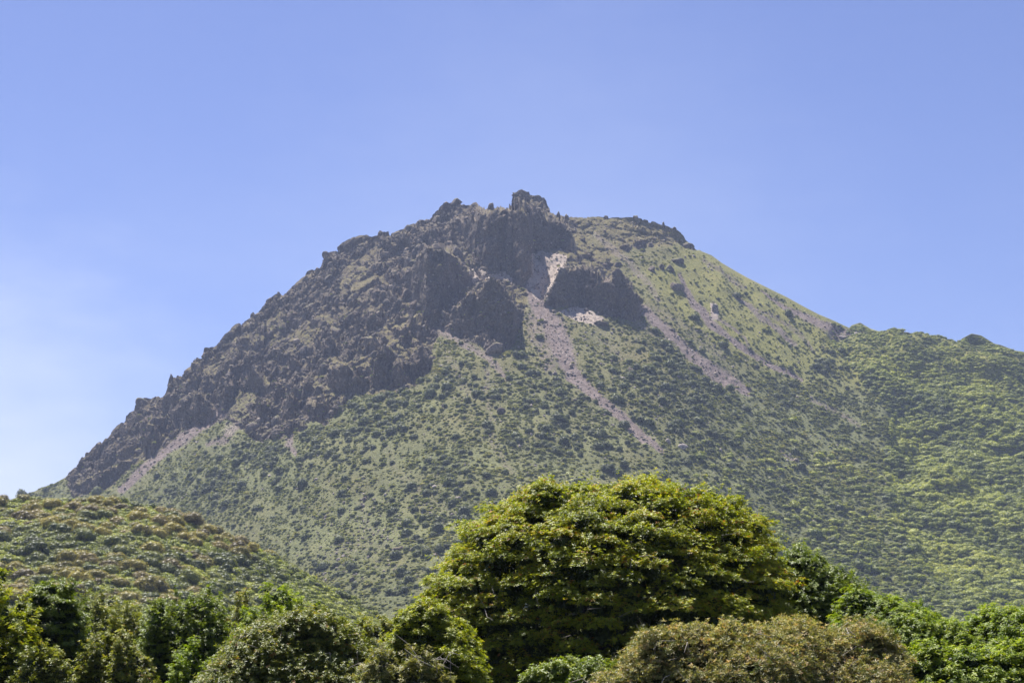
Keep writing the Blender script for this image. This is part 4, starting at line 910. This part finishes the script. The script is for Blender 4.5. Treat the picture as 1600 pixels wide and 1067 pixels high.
near_tree("broadleaf_tree", "dark layered tree with flat foliage shelves near the left corner", [(30, 1060), (38, 960), (48, 920), (62, 902), (85, 905), (100, 894), (112, 900), (120, 935), (128, 990), (134, 1060)], 76, 2.4, .7, DG, 16, nros=85, L=.13, W=.055, tintmu=.55, padflat=.38, spacing=1.15, rag=.5, plume=0, shoots=10)
near_tree("broadleaf_tree", "yellow tinged tree cut by the picture's left edge", [(-90, 1060), (-70, 940), (-40, 905), (-10, 900), (15, 890), (30, 900), (42, 925), (50, 985), (58, 1060)], 72, 3.0, .65, YG, 17, nros=30, L=.13, W=.055, tintmu=.48, rag=.5, plume=28, shoots=3)
near_tree("broadleaf_tree", "small green tree peeping between vine covered bush and huge tree", [(540, 1030), (548, 985), (560, 962), (578, 968), (590, 975), (600, 960), (618, 958), (635, 968), (648, 1000), (655, 1050)], 90, 2.4, .5, OL, 18, nros=24, L=.12, W=.05, tintmu=.55, plume=26, shoots=3)
near_tree("bush", "dull green scrubby bush between vine covered bush and skirting tree", [(545, 1090), (570, 1030), (600, 1010), (630, 1015), (670, 1020), (700, 1045), (720, 1090)], 62, 2.0, .45, BR, 20, nros=34, L=.11, W=.04, tintmu=.38, cat="bush", trunkr=.08, twigs=50, plume=26, shoots=3)

near_tree("broadleaf_tree", "short light green tree in front of the feathery one in the left row", [(120, 1090), (130, 1020), (150, 990), (175, 975), (200, 985), (225, 1000), (245, 1040), (255, 1090)], 74, 2.2, .5, OL, 21, nros=26, L=.11, W=.045, tintmu=.55, plume=18, shoots=3, trunkr=.1)
near_tree("broadleaf_tree", "small yellow green tree low between dark ragged tree and vine covered bush", [(262, 1090), (275, 1030), (295, 1005), (318, 1000), (335, 1015), (350, 1050), (356, 1090)], 72, 1.6, .45, BG, 22, nros=26, L=.11, W=.045, tintmu=.55, plume=12, shoots=3, trunkr=.1)
near_tree("broadleaf_tree", "pale leaved small tree at the foot of the layered dark tree", [(20, 1090), (40, 1030), (62, 1005), (85, 1015), (105, 1040), (115, 1090)], 68, 1.4, .45, OL, 23, nros=26, L=.11, W=.045, tintmu=.5, plume=12, shoots=3, trunkr=.1)

# ------------------------------------------------------------------ haze
hm = bpy.data.materials.new("haze"); hm.use_nodes = True; hn = hm.node_tree; hn.nodes.clear()
pv = hn.nodes.new("ShaderNodeVolumePrincipled"); pv.inputs['Color'].default_value = (.58, .70, 1.0, 1); pv.inputs['Density'].default_value = .000045
pv.inputs['Anisotropy'].default_value = .2
ho = hn.nodes.new("ShaderNodeOutputMaterial"); hn.links.new(pv.outputs[0], ho.inputs['Volume'])
hb_ = np.array([[x, y, z] for x in (-3600, 3600) for y in (-1000, 4500) for z in (-6, 800)], float)
tag(link("haze", mesh_np("haze", hb_, np.array([[0, 1, 3, 2], [4, 6, 7, 5], [0, 4, 5, 1], [2, 3, 7, 6], [0, 2, 6, 4], [1, 5, 7, 3]]), hm)), "thin blue summer haze hanging before the mountain", "haze", kind='stuff')
